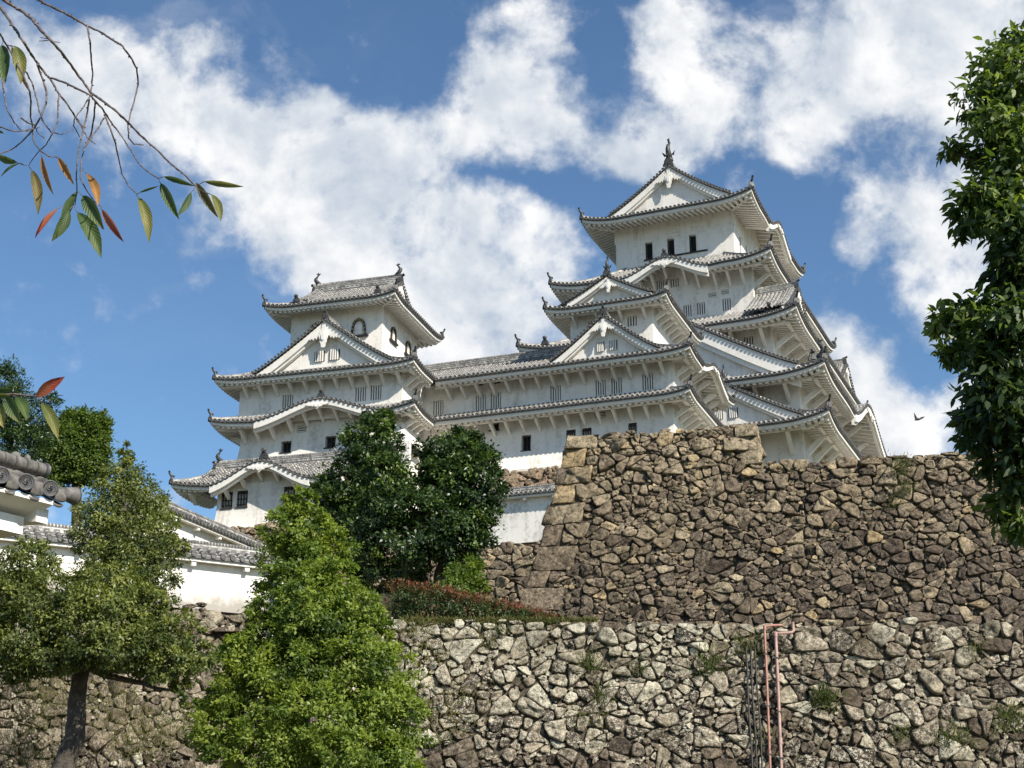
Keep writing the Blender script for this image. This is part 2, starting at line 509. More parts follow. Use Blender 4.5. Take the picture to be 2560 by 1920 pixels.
# ================================================================== castle building kit
class Fr:
    """one face of a building: x along the eave, q inwards, z up"""
    def __init__(s, o, ex):
        s.o = np.array(o, float); s.ex = np.array(ex, float); s.en = np.array([-ex[1], ex[0]], float)

    def pt(s, x, q, z):
        x, q, z = np.broadcast_arrays(np.asarray(x, float), np.asarray(q, float), np.asarray(z, float))
        xy = s.o + x[..., None] * s.ex + q[..., None] * s.en
        return np.concatenate([xy, z[..., None]], -1)

    def x3(s): return np.array([s.ex[0], s.ex[1], 0.0])
    def q3(s): return np.array([s.en[0], s.en[1], 0.0])


def frames(c, W, D):
    ca, cb = c
    return {'F': (Fr((ca, cb - D), (1, 0)), W), 'R': (Fr((ca + W, cb), (0, 1)), D), 'B': (Fr((ca, cb + D), (-1, 0)), W), 'L': (Fr((ca - W, cb), (0, -1)), D)}


class Roof:
    """sweeping tiled eave on some sides of a rectangle"""
    def __init__(s, T, c, W, D, ze, prof, qd, sori=(0.3, 3.0), sides='FRBL', ov=1.3, bumps=None, pitch=0.30, sc=0.8,
                 xr=None, hips=None, tile='tile', qgable=None, rafter=0.36, wall_over=None):
        s.T = T; s.c = c; s.W = W; s.D = D; s.ze = ze; s.prof = prof; s.sori = sori; s.ov = ov; s.bumps = bumps or {}; s.sc = sc; s.pitch = pitch
        s.fr = frames(c, W, D); s.sides = sides; s.qd = qd; s.xr = xr or {}; s.hips = hips or {}; s.tile = tile; s.qg = qgable; s.rafter = rafter

    def g(s, q): return s.prof[0] * q + s.prof[1] * q * q

    def lim(s, side):
        L = s.fr[side][1]
        return s.xr.get(side, (-L, L))

    def qmax(s, side, x):
        x = np.asarray(x, float)
        x0, x1 = s.lim(side)
        hl, hr = s.hips.get(side, (True, True))
        qd = s.qd[side] if isinstance(s.qd, dict) else s.qd
        q = np.full_like(x, qd)
        h = np.full_like(x, 1e9)
        if hl: h = np.minimum(h, x - x0)
        if hr: h = np.minimum(h, x1 - x)
        if s.qg and side in s.qg['sides']:      # slope that climbs to the ridge, ends at the gable
            over = s.qg['q']
            return np.where(h >= over, qd, np.minimum(h, qd))
        return np.maximum(np.minimum(q, h), 0.0)

    def up(s, side, x):
        """upturn of the eave toward its corners"""
        x = np.asarray(x, float)
        x0, x1 = s.lim(side)
        hl, hr = s.hips.get(side, (True, True))
        A, L = s.sori
        d = np.full_like(x, 1e9)
        if hl: d = np.minimum(d, x - x0)
        if hr: d = np.minimum(d, x1 - x)
        return A * np.clip(1 - d / L, 0, 1.1) ** 2.2

    def bp(s, side, x):
        x = np.asarray(x, float); z = np.zeros_like(x)
        for (c, hw, h) in s.bumps.get(side, []):
            t = np.abs((x - c) / hw)
            z = z + np.where(t < 1, h * (0.5 + 0.5 * np.cos(math.pi * np.clip(t, 0, 1) ** 0.92)), 0) - 0.07 * h * np.exp(-((t - 1.0) / 0.18) ** 2)
        return z

    def z(s, side, x, q):
        q = np.asarray(q, float)
        qd = s.ov * 1.6
        base = s.ze + s.g(q) + s.up(side, x) * np.clip(1 - q / qd, 0, 1) ** 1.3
        b = s.bp(side, x)
        vault = s.ze + b + 0.10 * q
        return np.where(b > 0.02, np.maximum(base, vault), base + np.minimum(b, 0) * np.clip(1 - q, 0, 1))

    def build(s, name='roof'):
        sc = s.sc; T = s.T
        mb = MB(); un = MB()
        for side in s.sides:
            fr, L = s.fr[side]
            x0, x1 = s.lim(side)
            # --- tiled sheet
            n = max(8, int((x1 - x0) / (s.pitch * 0.75)))
            xs = np.linspace(x0, x1, n + 1)
            if s.qg and side in s.qg['sides']:
                e = s.qg['q']
                xs = np.sort(np.concatenate([xs, [x0 + e - 1e-3, x0 + e + 1e-3, x1 - e - 1e-3, x1 - e + 1e-3]]))
            qm = s.qmax(side, xs)
            t = np.linspace(0, 1, 9)
            Q = qm[:, None] * t[None, :]
            X = np.broadcast_to(xs[:, None], Q.shape)
            Z = s.z(side, X, Q) - 0.10 * sc
            mb.grid(fr.pt(X, Q, Z), np.stack([X, Q], -1), 0, True)
            lipz = s.z(side, xs, 0 * xs)
            mb.grid(np.stack([fr.pt(xs, 0 * xs, lipz - 0.10 * sc), fr.pt(xs, 0 * xs - .01, lipz - 0.24 * sc), fr.pt(xs, 0 * xs + .1, lipz - 0.24 * sc)], 0), None, 1)
            # --- rows of round tiles
            k = max(2, int(round((x1 - x0) / s.pitch)))
            p = (x1 - x0) / k
            rx = x0 + p * (np.arange(k) + 0.5)
            for x in rx:
                qx = float(s.qmax(side, np.array([x]))[0])
                if qx < 0.08: continue
                m_ = max(3, int(qx / 0.55) + 2)
                q = np.linspace(-0.05, qx, m_)
                zz = s.z(side, np.full(m_, x), np.maximum(q, 0)) - 0.075 * sc
                mb.halftube(fr.pt(np.full(m_, x), q, zz), fr.x3(), 0.105 * sc, 5, 0, cap=False, v0=random.random() * .25)
                z0_ = zz[0] - 0.005
                mb.disc(fr.pt(x, -0.05, z0_), -fr.q3(), 0.118 * sc, 0.05, 8, 1)
            # --- white eave board under the tiles, following the curve of the eave
            xe = np.linspace(x0, x1, max(12, int((x1 - x0) / 0.35)))
            ze_ = s.z(side, xe, 0 * xe)
            f0 = ze_ - 0.23 * sc; f1 = ze_ - 0.45 * sc; f2 = ze_ - 0.46 * sc
            q1 = 0.10 * sc; q2 = 0.26 * sc; q3 = 0.34 * sc
            hl, hr = s.hips.get(side, (True, True))

            def ins(q):
                xx = xe.copy()
                if hl: xx = np.maximum(xx, x0 + q)
                if hr: xx = np.minimum(xx, x1 - q)
                return xx
            un.grid(np.stack([fr.pt(ins(q1), q1 + 0 * xe, f0), fr.pt(ins(q1), q1 + 0 * xe, f1), fr.pt(ins(q3), q3 + 0 * xe, f2)], 0), None, 0)
            # --- soffit
            qo = s.ov + 0.05
            qs = np.linspace(q3, qo, 4)
            rows = []
            for q in qs:
                xx = ins(q)
                rows.append(fr.pt(xx, q + 0 * xx, s.soff(side, xx, q)))
            un.grid(np.stack(rows, 0), None, 0)
            un.grid(np.stack([fr.pt(ins(q3), q3 + 0 * xe, f2), rows[0]], 0), None, 0)
            # --- rafters (plastered, part of the soffit)
            kk = int((x1 - x0) / s.rafter)
            for i in range(kk):
                x = x0 + (i + 0.5) * (x1 - x0) / kk
                qa = q3 - 0.10 * sc; qb = qo
                d = 1e9
                if hl: d = min(d, x - x0)
                if hr: d = min(d, x1 - x)
                qb = min(qb, d)
                if qb - qa < 0.15: continue
                hw = 0.25 * (x1 - x0) / kk; h = 0.25 * sc
                za = float(s.soff(side, np.array([x]), qa)[0]); zb = float(s.soff(side, np.array([x]), qb)[0])
                c8 = [fr.pt(x - hw, qa, za - h), fr.pt(x + hw, qa, za - h), fr.pt(x + hw, qb, zb - h), fr.pt(x - hw, qb, zb - h),
                      fr.pt(x - hw, qa, za + .02), fr.pt(x + hw, qa, za + .02), fr.pt(x + hw, qb, zb + .02), fr.pt(x - hw, qb, zb + .02)]
                un.box8(c8, 0)
        tl = 'tile_keep' if s.tile == 'tile_keep' else 'tile'
        ro = mb.build(name, [M[tl], M['tile_end']], T.root, T.z0)
        fix(un.build('soffit', M['plaster_trim'], ro), T)
        s.ro = ro
        un_o = ro
        return ro

    def soff(s, side, x, q):
        """underside of the eave"""
        up = s.up(side, x) * np.clip(1 - q / (s.ov * 1.3), 0, 1)
        return s.ze - 0.40 * s.sc + 0.24 * q + up + np.maximum(s.bp(side, x), 0)

    def hip_ridges(s, corners, horn=True):
        """ridges down the hips; corners: e.g. 'FR' = corner where side F ends and R begins"""
        for (side, end) in corners:
            fr, L = s.fr[side]
            x0, x1 = s.lim(side)
            qd = s.qd[side] if isinstance(s.qd, dict) else s.qd
            if s.qg: qd = min(qd, s.qg['q'])
            q = np.linspace(0.05, qd, 9)
            x = (x1 - q) if end > 0 else (x0 + q)
            z = s.z(side, x, q)
            pts = fr.pt(x, q, z)
            mb = MB()
            sc = s.sc
            dirv = pts[1] - pts[0]; dirv = dirv / np.linalg.norm(dirv)
            sidev = np.cross(dirv, (0, 0, 1)); sidev /= np.linalg.norm(sidev)
            w = 0.13 * sc; h = 0.03 * sc
            ring = np.stack([pts - sidev * w - [0, 0, .08], pts - sidev * w + [0, 0, h], pts + sidev * w + [0, 0, h], pts + sidev * w - [0, 0, .08]], 1)
            uv = np.stack(np.broadcast_arrays(np.linspace(0, 1, 9)[:, None], np.array([0, h, h, 0])[None, :]), -1)
            mb.grid(ring, uv, 0)
            mb.tube(pts + [0, 0, h + 0.02 * sc], 0.085 * sc, 6, 0)
            # end tile with its horn
            e = pts[0] - dirv * 0.02
            up = np.array([0, 0, 1.0])
            out = []
            for (u_, v_) in [(-.20, -.16), (.20, -.16), (.22, .08), (.15, .24), (0, .33), (-.15, .24), (-.22, .08)]:
                out.append(e + sidev * u_ * sc + up * v_ * sc)
            mb.extrude(out, dirv * 0.12 * sc, 1)
            if horn:
                hp = [e + up * .30 * sc + dirv * .25 * sc, e + up * .36 * sc, e + up * .50 * sc - dirv * .10 * sc, e + up * .70 * sc - dirv * .16 * sc]
                mb.tube(hp, [.085 * sc, .09 * sc, .08 * sc, .075 * sc], 7, 1)
                mb.tube([e - dirv * .08 - up * .02, e + dirv * .2 - up * .02], .11 * sc, 8, 1)
            o = mb.build('hip_ridge', [M['ridge'], M['ornament']], s.ro, 0)
            o.location = (0, 0, -0.0)
            fix(o, s.T)
            # white plastered end of the hip beam under the corner
            b = MB()
            c0 = fr.pt((x1 - .55 * sc) if end > 0 else (x0 + .55 * sc), .55 * sc, s.z(side, (x1 if end > 0 else x0), 0.0) - .78 * sc)
            c1 = fr.pt((x1 - s.ov) if end > 0 else (x0 + s.ov), s.ov, s.ze - .70 * sc + .24 * s.ov)
            b.tube([c0, c1], [.13 * sc, .15 * sc], 4, 0, smooth=False)
            o = b.build('hip_beam', M['plaster_trim'], s.ro, 0); fix(o, s.T)


def fix(o, T):
    """child of a part that is a child of the thing: meshes are given in thing space, absolute height"""
    me = o.data
    n = len(me.vertices)
    co = np.empty(n * 3); me.vertices.foreach_get('co', co)
    co = co.reshape(-1, 3); co[:, 2] -= T.z0
    me.vertices.foreach_set('co', co.ravel()); me.update()


class Thing:
    def __init__(s, name, x, y, z0, yaw, label, cat, group=None):
        s.z0 = z0
        s.root = empty(name, (x, y, z0), -yaw, label, cat, group)


def ridge_bar(T, parent, pts, w, h, name='ridge', mats=None, round_r=None):
    mb = MB()
    pts = np.asarray(pts, float)
    d = pts[-1] - pts[0]; d = d / np.linalg.norm(d)
    sd = np.cross(d, (0, 0, 1)); sd /= np.linalg.norm(sd)
    ring = np.stack([pts - sd * w * 1.15 - [0, 0, .12], pts - sd * w + [0, 0, h * .45], pts - sd * w * .85 + [0, 0, h], pts + sd * w * .85 + [0, 0, h], pts + sd * w + [0, 0, h * .45], pts + sd * w * 1.15 - [0, 0, .12]], 1)
    k = len(pts)
    uv = np.stack(np.broadcast_arrays(np.linspace(0, 3, k)[:, None], np.array([0, h * .5, h, h, h * .5, 0])[None, :]), -1)
    mb.grid(ring, uv, 0)
    mb.f.append((0, 1, 2, 3, 4, 5)); mb.m.append(0); mb.sm.append(False); mb.tint.append(.5); mb.lich.append(.5)
    o_ = mb.nv - 6
    mb.f.append((o_ + 5, o_ + 4, o_ + 3, o_ + 2, o_ + 1, o_)); mb.m.append(0); mb.sm.append(False); mb.tint.append(.5); mb.lich.append(.5)
    r = round_r or w * .75
    mb.tube(pts + [0, 0, h + r * .55], r, 7, 0)
    # small cover tiles along the crest
    L = float(np.linalg.norm(pts[-1] - pts[0]))
    for i in range(int(L / 0.3)):
        t = (i + .5) * 0.3 / L
        p = pts[0] + (pts[-1] - pts[0]) * t
        j = min(k - 2, int(t * (k - 1))); f = t * (k - 1) - j
        p[2] = pts[j][2] * (1 - f) + pts[j + 1][2] * f
        for sg in (-1, 1):
            mb.disc(p + sd * sg * w * .95 + [0, 0, h * .28], sd * sg, .07, .03, 6, 0)
    o = mb.build(name, M['ridge'] if mats is None else mats, parent, 0)
    fix(o, T)
    return o


def onigawara(T, parent, p, d, w=0.5, h=0.6, ball=True, name='ridge_end_tile'):
    """ogre-tile at a ridge end; p: base centre, d: outward direction (horizontal)"""
    mb = MB()
    d = np.array([d[0], d[1], 0.0]); d /= np.linalg.norm(d)
    sd = np.cross(d, (0, 0, 1)); up = np.array([0, 0, 1.0]); p = np.asarray(p, float)
    prof = [(-.62, 0), (.62, 0), (.66, .18), (.50, .34), (.46, .58), (.30, .80), (.13, .92), (-.13, .92), (-.30, .80), (-.46, .58), (-.50, .34), (-.66, .18)]
    out = [p + sd * (a * w) + up * (b * h) for a, b in prof]
    mb.extrude(out, -d * 0.16, 0)
    inner = [p + sd * (a * w * .6) + up * ((b * .7 + .14) * h) for a, b in prof]
    mb.extrude(inner, d * 0.07, 0)
    mb.tube([p + up * h * .9 - d * .25, p + up * h * .98 + d * .05, p + up * h * 1.08 + d * .16], [.10 * w / .5, .11 * w / .5, .10 * w / .5], 8, 0)
    if ball:
        mb.tube([p + up * h * .90, p + up * h * 1.0, p + up * h * 1.10, p + up * h * 1.24, p + up * h * 1.36, p + up * h * 1.40], [.13 * w, .16 * w, .27 * w, .30 * w, .18 * w, .05 * w], 9, 0)
    o = mb.build(name, M['ornament'], parent, 0)
    fix(o, T)
    return o


def shachi(T, parent, p, d, H=1.6, name='dolphin_fish_ornament'):
    """fish ornament standing on its head on the ridge end, tail in the air; d: direction its belly faces (towards the ridge)"""
    mb = MB()
    d = np.array([d[0], d[1], 0.0]); d /= np.linalg.norm(d)
    sd = np.cross(d, (0, 0, 1)); up = np.array([0, 0, 1.0]); p = np.asarray(p, float)
    # spine in the (d, up) plane
    sp_ = [(.26, .02), (.16, .06), (.02, .14), (-.10, .26), (-.16, .40), (-.14, .54), (-.06, .66), (.02, .76), (.06, .84)]
    rr = [.10, .15, .18, .165, .145, .12, .095, .07, .045]
    pts = np.array([p + d * a * H + up * b * H for a, b in sp_])
    k = len(pts); n = 10
    tg = np.gradient(pts, axis=0); tg /= np.linalg.norm(tg, axis=1)[:, None]
    th = np.linspace(0, 2 * math.pi, n, endpoint=False)
    ring = []
    for i in range(k):
        b = np.cross(sd, tg[i])
        ring.append(pts[i] + rr[i] * H * (np.cos(th)[:, None] * sd * .8 + np.sin(th)[:, None] * b))
    mb.grid(np.array(ring), None, 0, True, closed=True)
    mb.f += [tuple(range(n)), tuple(range(n * k - n, n * k))[::-1]]
    mb.m += [0, 0]; mb.sm += [False, False]; mb.tint += [.5] * 2; mb.lich += [.5] * 2

    def fin(poly, th_=.05):
        mb.extrude([p + d * a * H + up * b * H - sd * th_ * H / 2 for a, b in poly], sd * th_ * H, 0)
    # forked tail
    fin([(.02, .78), (-.05, .90), (-.16, .96), (-.08, 1.0), (.02, .96), (.04, 1.10), (.10, 1.0), (.13, .93), (.26, .98), (.20, .88), (.10, .78)], .06)
    # back fins, saw-edged
    fin([(-.06, .10), (-.26, .12), (-.24, .22), (-.34, .28), (-.30, .36), (-.38, .44), (-.30, .50), (-.32, .60), (-.22, .62), (-.10, .56), (-.12, .3)], .035)
    # side fins
    for sg in (-1, 1):
        a = p + up * .20 * H + sd * sg * .12 * H
        mb.extrude([a, a + sd * sg * .20 * H + up * .16 * H - d * .08 * H, a + sd * sg * .16 * H + up * .02 * H - d * .12 * H, a + sd * sg * .12 * H - up * .06 * H], d * .04 * H, 0)
    # head: brow and jaw, plinth
    mb.tube([p + d * .34 * H + up * .02 * H, p + d * .20 * H + up * .04 * H], [.07 * H, .13 * H], 8, 0)
    mb.tube([p - up * .14 * H, p + up * .02 * H], [.20 * H, .17 * H], 8, 0)
    o = mb.build(name, M['ornament'], parent, 0)
    fix(o, T)
    return o


def gegyo(mb, fr, xc, q, zt, w, h, th=.09):
    """carved pendant board under a gable apex"""
    def poly(pl, off=0):
        mb.extrude([fr.pt(xc + a * w, q - off, zt - b * h) for a, b in pl], -fr.q3() * th, 0)
    lob = []
    for i in range(28):         # six-lobed turnip shape
        an = i / 28 * 2 * math.pi
        rr = .36 + .055 * math.cos(3 * an + math.pi) + .03 * math.cos(9 * an)
        lob.append((rr * math.sin(an), .62 - rr * math.cos(an) * 1.05))
    poly([(-.15, 0), (.15, 0), (.20, .40), (-.20, .40)])
    poly(lob, .02)
    poly([(.17 * math.sin(i / 10 * 6.283), .55 - .17 * math.cos(i / 10 * 6.283)) for i in range(10)], th * .9)
    for sg in (-1, 1):      # scrolled side wings that follow the barge boards
        poly([(sg * a, b) for a, b in [(.14, .10), (.5, .24), (.9, .40), (1.35, .58), (1.2, .65), (1.05, .58), (.94, .67), (.78, .55), (.66, .63), (.52, .48), (.40, .54), (.20, .40)]], -.02)


def gable(T, parent, fr, xc, q0, hw, zf, za, p=1.18, depth=3.0, board=0.40, sc=0.8, zfun=None, slopes=True, ridge=True, over=0.42, windows=(), tile='tile',
          name='gable', gw=0.55, wall_drop=0.5, oni=True, half=None, mu=True):
    """triangular gable with plastered barge boards, edge tiles, pendant, ridge and ogre-tile"""
    Z = zfun or (lambda x: zf + (za - zf) * np.clip(1 - np.abs(np.asarray(x, float) - xc) / hw, 0, 1) ** p)
    sgs = (-1, 1) if half is None else (half,)
    n = 15
    root = None
    # --- wall
    mb = MB()
    xs = np.linspace(xc - hw * .97, xc + hw * .97, 25)
    zt = Z(xs) - 0.18 * sc
    zb = np.minimum(np.full_like(xs, zf - wall_drop), zt - .02)
    mb.grid(np.stack([fr.pt(xs, q0, zt), fr.pt(xs, q0, zb)], 0), None, 0)
    root = mb.build(name, M['plaster'], parent, 0); fix(root, T)
    # --- barge boards
    mb = MB()
    for sg in sgs:
        t = np.linspace(0, 1, n)
        x = xc + sg * hw * t
        zz = Z(x)
        bh = board * (1.0 + 0.35 * t)
        for (qa, qb, top, bot) in ((q0 - over + .02, q0 - over + .16, .14 * sc, 1.0), (q0 - over + .16, q0 - .02, .10 * sc, 1.42)):
            a0 = fr.pt(x, qa, zz - top); a1 = fr.pt(x, qa, zz - top - bh * bot); b0 = fr.pt(x, qb, zz - top); b1 = fr.pt(x, qb, zz - top - bh * bot)
            mb.grid(np.stack([b0, a0, a1, b1], 1), None, 0)
            mb.box8([a1[-1], b1[-1], b1[-1] + fr.x3() * sg * .01, a1[-1] + fr.x3() * sg * .01, a0[-1], b0[-1], b0[-1] + fr.x3() * sg * .01, a0[-1] + fr.x3() * sg * .01])
    o = mb.build('barge_board', M['plaster_trim'], root, 0); fix(o, T)
    if gw:
        mb = MB(); gegyo(mb, fr, xc, q0 - over, float(Z(xc)) - board * 0.95, gw * .55, gw * 1.1)
        o = mb.build('gable_pendant', M['plaster_trim'], root, 0); fix(o, T)
    # --- edge tiles: a chain of short round tiles facing forward, and the ridge beside them
    mb = MB()
    for sg in sgs:
        L = math.hypot(hw, za - zf)
        k = int(L / (0.27 * sc + .02))
        for i in range(k):
            t = (i + .7) / k
            if t > 1: continue
            x = xc + sg * hw * t
            z = float(Z(x))
            q = np.array([q0 - over - .10, q0 - over + .42])
            mb.tube(fr.pt(np.full(2, x), q, np.full(2, z + .02)), .10 * sc, 6, 0)
            mb.disc(fr.pt(x, q0 - over - .10, z + .02), -fr.q3(), .118 * sc, .05, 8, 1)
        t = np.linspace(0.02, .985, n)
        x = xc + sg * hw * t
        zz = Z(x)
        # the board of tiles under the chain
        mb.grid(np.stack([fr.pt(x, q0 - over - .06, zz - .10 * sc), fr.pt(x, q0 - over - .06, zz - .02), fr.pt(x, q0 - over + .45, zz + .02)], 1), None, 1)
        pts = fr.pt(x, q0 - over + .46, zz + .10 * sc)
        mb.tube(pts, .12 * sc, 6, 0)
        mb.tube(pts + fr.q3() * .24 * sc, .10 * sc, 6, 0)
        if mu: mb.tube(fr.pt(x, q0 - over + .30, zz + .15 * sc), .09 * sc, 6, 0)
    o = mb.build('gable_edge_tiles', [M[tile], M['tile_end']], root, 0); fix(o, T)
    # --- tiled slopes running back into the roof behind
    if slopes:
        mb = MB()
        for sg in sgs:
            t = np.linspace(0, 1, 11)
            x = xc + sg * hw * t
            zz = Z(x)
            qs = np.array([q0 - over + .05, q0 + depth])
            X = np.broadcast_to(x[:, None], (11, 2)); Zg = np.broadcast_to(zz[:, None], (11, 2))
            mb.grid(fr.pt(X, qs[None, :], Zg - .07 * sc), np.stack([np.broadcast_to(qs[None, :], X.shape), np.abs(X - xc)], -1), 0, True, flip=sg > 0)
            for i in range(int((depth + .1) / 0.29)):
                q = q0 + .18 + i * 0.29
                mb.halftube(fr.pt(x, q, zz - .05 * sc), fr.q3(), .10 * sc, 5, 0, cap=False, v0=random.random() * .2)
        o = mb.build('gable_slope', [M[tile], M['tile_end']], root, 0); fix(o, T)
    if ridge:
        zc = float(Z(xc))
        pts = fr.pt(np.full(4, xc), np.linspace(q0 - over + .08, q0 + depth, 4), np.full(4, zc - .02))
        ridge_bar(T, root, pts, .17 * sc, .34 * sc)
        if oni: onigawara(T, root, fr.pt(xc, q0 - over + .02, zc - .02), -fr.q3()[:2], .42 * sc, .62 * sc, False)
    # --- windows of the gable wall
    for (a, b, c, d) in windows:
        window(T, fr, a, b, c, d, q0, 'gbars', parent=root)
    return root


def window(T, fr, xa, xb, za, zb, q, kind, flr=0.0, parent=None):
    """one window at wall face depth q; recessed openings were left in the wall (except kind gbars)"""
    rec = 0.0 if kind == 'gbars' else 0.36
    par = parent if parent is not None else T.root
    mb = MB()
    if kind == 'gbars':
        c = [fr.pt(x, qq, z) for z in (za, zb) for (x, qq) in ((xa, q - .03), (xb, q - .03), (xb, q + .02), (xa, q + .02))]
        mb.box8(c)
    else:
        mb.grid(np.stack([fr.pt(np.array([xa - .02, xb + .02]), q + rec, za - .02), fr.pt(np.array([xa - .02, xb + .02]), q + rec, zb + .02)], 0), None, 0)
    w = mb.build('window', M['wood'] if kind == 'gbars' else M['dark'], par, 0); fix(w, T)
    b = MB()

    def bar(x0, x1, z0, z1, q0, q1):
        b.box8([fr.pt(x0, q0, z0), fr.pt(x1, q0, z0), fr.pt(x1, q1, z0), fr.pt(x0, q1, z0), fr.pt(x0, q0, z1), fr.pt(x1, q0, z1), fr.pt(x1, q1, z1), fr.pt(x0, q1, z1)])
    W_ = xb - xa; H_ = zb - za
    if kind in ('bars', 'gbars', 'bars3'):
        n = 4 if kind != 'bars3' else 3
        if kind == 'gbars': n = 4
        bw = W_ / (n + (n + 1) * 1.0)
        gp = bw * 1.0
        for i in range(n):
            x = xa + gp + i * (bw + gp)
            bar(x, x + bw, za - .005, zb + .005, q + (.04 if kind != 'gbars' else -.10), q + (.11 if kind != 'gbars' else -.03))
        o = b.build('window_bars', M['plaster_trim'], w, 0); fix(o, T)
    elif kind == 'lattice':
        for i in range(4):
            x = xa + W_ * (i + .5) / 4 - .025
            bar(x, x + .05, za, zb, q + .02, q + .08)
        for j in range(3):
            z = za + H_ * (j + .5) / 3 - .02
            bar(xa, xb, z, z + .04, q + .03, q + .09)
        bar(xa - .03, xb + .03, za - .06, za, q - .06, q + .10)
        o = b.build('window_lattice', M['wood'], w, 0); fix(o, T)
        s = MB(); s.grid(np.stack([fr.pt(np.array([xa, xb]), q + .16, za + 0 * np.zeros(2)), fr.pt(np.array([xa, xb]), q + .16, za + H_ * .86 + np.zeros(2))], 0))
        o = s.build('shutter', M['plaster_worn'], w, 0); fix(o, T)
    elif kind == 'open':
        for i in range(3):
            x = xa + W_ * (i + .5) / 3 - .02
            bar(x, x + .04, za, zb, q + .12, q + .17)
        bar(xa - .05, xb + .05, za - .07, za, q - .10, q + .1)
        o = b.build('window_bars', M['wood'], w, 0); fix(o, T)
    elif kind == 'vent':
        for j in range(3):
            z = za + H_ * (j + .3) / 3
            bar(xa, xb, z, z + H_ * .16, q + .04, q + .16)
        o = b.build('vent_slats', M['plaster_trim'], w, 0); fix(o, T)
    elif kind == 'tall':
        bar(xa - .02, xa + .03, za, zb, q + .02, q + .2)
        o = b.build('window_frame', M['black'], w, 0); fix(o, T)
    return w


def wall(T, c, hw, hd, z0, z1, holes=None, flare=None, mat_='plaster', sides='FRBL', name='wall', xf=(True, True)):
    """plastered storey with real openings; flare = (z where it begins, outward amount at the foot, vertical reach)"""
    holes = holes or {}
    mb = MB()

    def fl(z):
        if not flare: return 0.0
        zt, am, rch = flare
        return am * min(1.0, max(0.0, (zt - z) / rch)) ** 1.8
    cx0, cx1, cy0, cy1 = c[0] - hw, c[0] + hw, c[1] - hd, c[1] + hd
    fs = {'F': (Fr((c[0], cy0), (1, 0)), hw), 'R': (Fr((cx1, c[1]), (0, 1)), hd), 'B': (Fr((c[0], cy1), (-1, 0)), hw), 'L': (Fr((cx0, c[1]), (0, -1)), hd)}
    wins = []
    for sd in sides:
        fr, L = fs[sd]
        hs = holes.get(sd, [])
        xs = sorted(set([-L, L] + [h[0] for h in hs] + [h[1] for h in hs]))
        zs = sorted(set([z0, z1] + [h[2] for h in hs] + [h[3] for h in hs] + ([flare[0] - flare[2] * i / 8 for i in range(9) if z0 < flare[0] - flare[2] * i / 8 < z1] if flare else [])))
        xs2 = []
        for a, b in zip(xs[:-1], xs[1:]):
            xs2 += list(np.linspace(a, b, max(2, int((b - a) / 1.5) + 1))[:-1])
        xs2.append(xs[-1]); xs = xs2

        ex_ = {'F': xf, 'B': xf[::-1]}.get(sd, (True, True))
        own = {'L': xf[0], 'R': xf[1]}.get(sd, True)

        def pt(x, z, q=0.0):
            f = fl(z)
            go = abs(x) > L - 1e-6 and (ex_[0] if x < 0 else ex_[1])
            return fr.pt(x * (L + f) / L if go else x, q - (f if own else 0.0), z)
        for i in range(len(xs) - 1):
            for j in range(len(zs) - 1):
                xm = (xs[i] + xs[i + 1]) / 2; zm = (zs[j] + zs[j + 1]) / 2
                if any(h[0] < xm < h[1] and h[2] < zm < h[3] for h in hs): continue
                mb.add([pt(xs[i], zs[j]), pt(xs[i + 1], zs[j]), pt(xs[i + 1], zs[j + 1]), pt(xs[i], zs[j + 1])], [(0, 1, 2, 3)])
        for h in hs:     # reveals
            a, b, za, zb = h[:4]
            r = .37
            for (p0, p1) in (((a, za), (b, za)), ((b, za), (b, zb)), ((b, zb), (a, zb)), ((a, zb), (a, za))):
                f = fl(za)
                A = pt(*p0); B = pt(*p1)
                mb.add([A, B, B + fr.q3() * r, A + fr.q3() * r], [(0, 1, 2, 3)])
            wins.append((fr, h, fl((za + zb) / 2)))
    o = mb.build(name, M[mat_], T.root, T.z0)
    for fr, h, f in wins:
        window(T, fr, h[0], h[1], h[2], h[3], -f, h[4])
    return o


def struts(T, roof, side, xs, drop=0.85, th=0.12, top_q=None, name='bracket'):
    """slanting plastered brackets that hold an eave"""
    fr, L = roof.fr[side]
    sc = roof.sc
    first = None
    for x in xs:
        bz = float(np.maximum(roof.bp(side, np.array([x])), 0)[0])
        if first is None or bz > 0.01:
            mb = MB()
            qw = roof.ov + 0.02
            qt = roof.ov * 0.42 if top_q is None else top_q
            zt = roof.ze - 0.70 * sc + 0.24 * qt + bz; zw = zt - drop
            w = th / 2
            prof = [(qt - .10, zt), (qt - .10, zt - .12), (qt + .06, zt - .22), (qw - .12, zw + .02), (qw, zw), (qw, zw + .34 * drop), (qt + .30, zt + .02)]
            mb.extrude([fr.pt(-w, q, z) for q, z in prof], fr.x3() * th, 0)
            # little beam carried along by the bracket
            o = mb.build(name, M['plaster_trim'], T.root, T.z0)
            if bz <= 0.01: first = o
        else:
            o = first.copy(); COL.objects.link(o); o.parent = T.root
        o.location = (fr.ex[0] * x, fr.ex[1] * x, 0)


def eave_beam(T, roof, side, x0, x1, q=None, name='eave_beam'):
    fr, L = roof.fr[side]; sc = roof.sc
    q = roof.ov * .42 if q is None else q
    z = roof.ze - 0.70 * sc + 0.24 * q
    mb = MB()
    mb.box8([fr.pt(a, b, c) for c in (z - .02, z + .16) for (a, b) in ((x0, q - .12), (x1, q - .12), (x1, q + .12), (x0, q + .12))])
    return mb.build(name, M['plaster_trim'], T.root, T.z0)


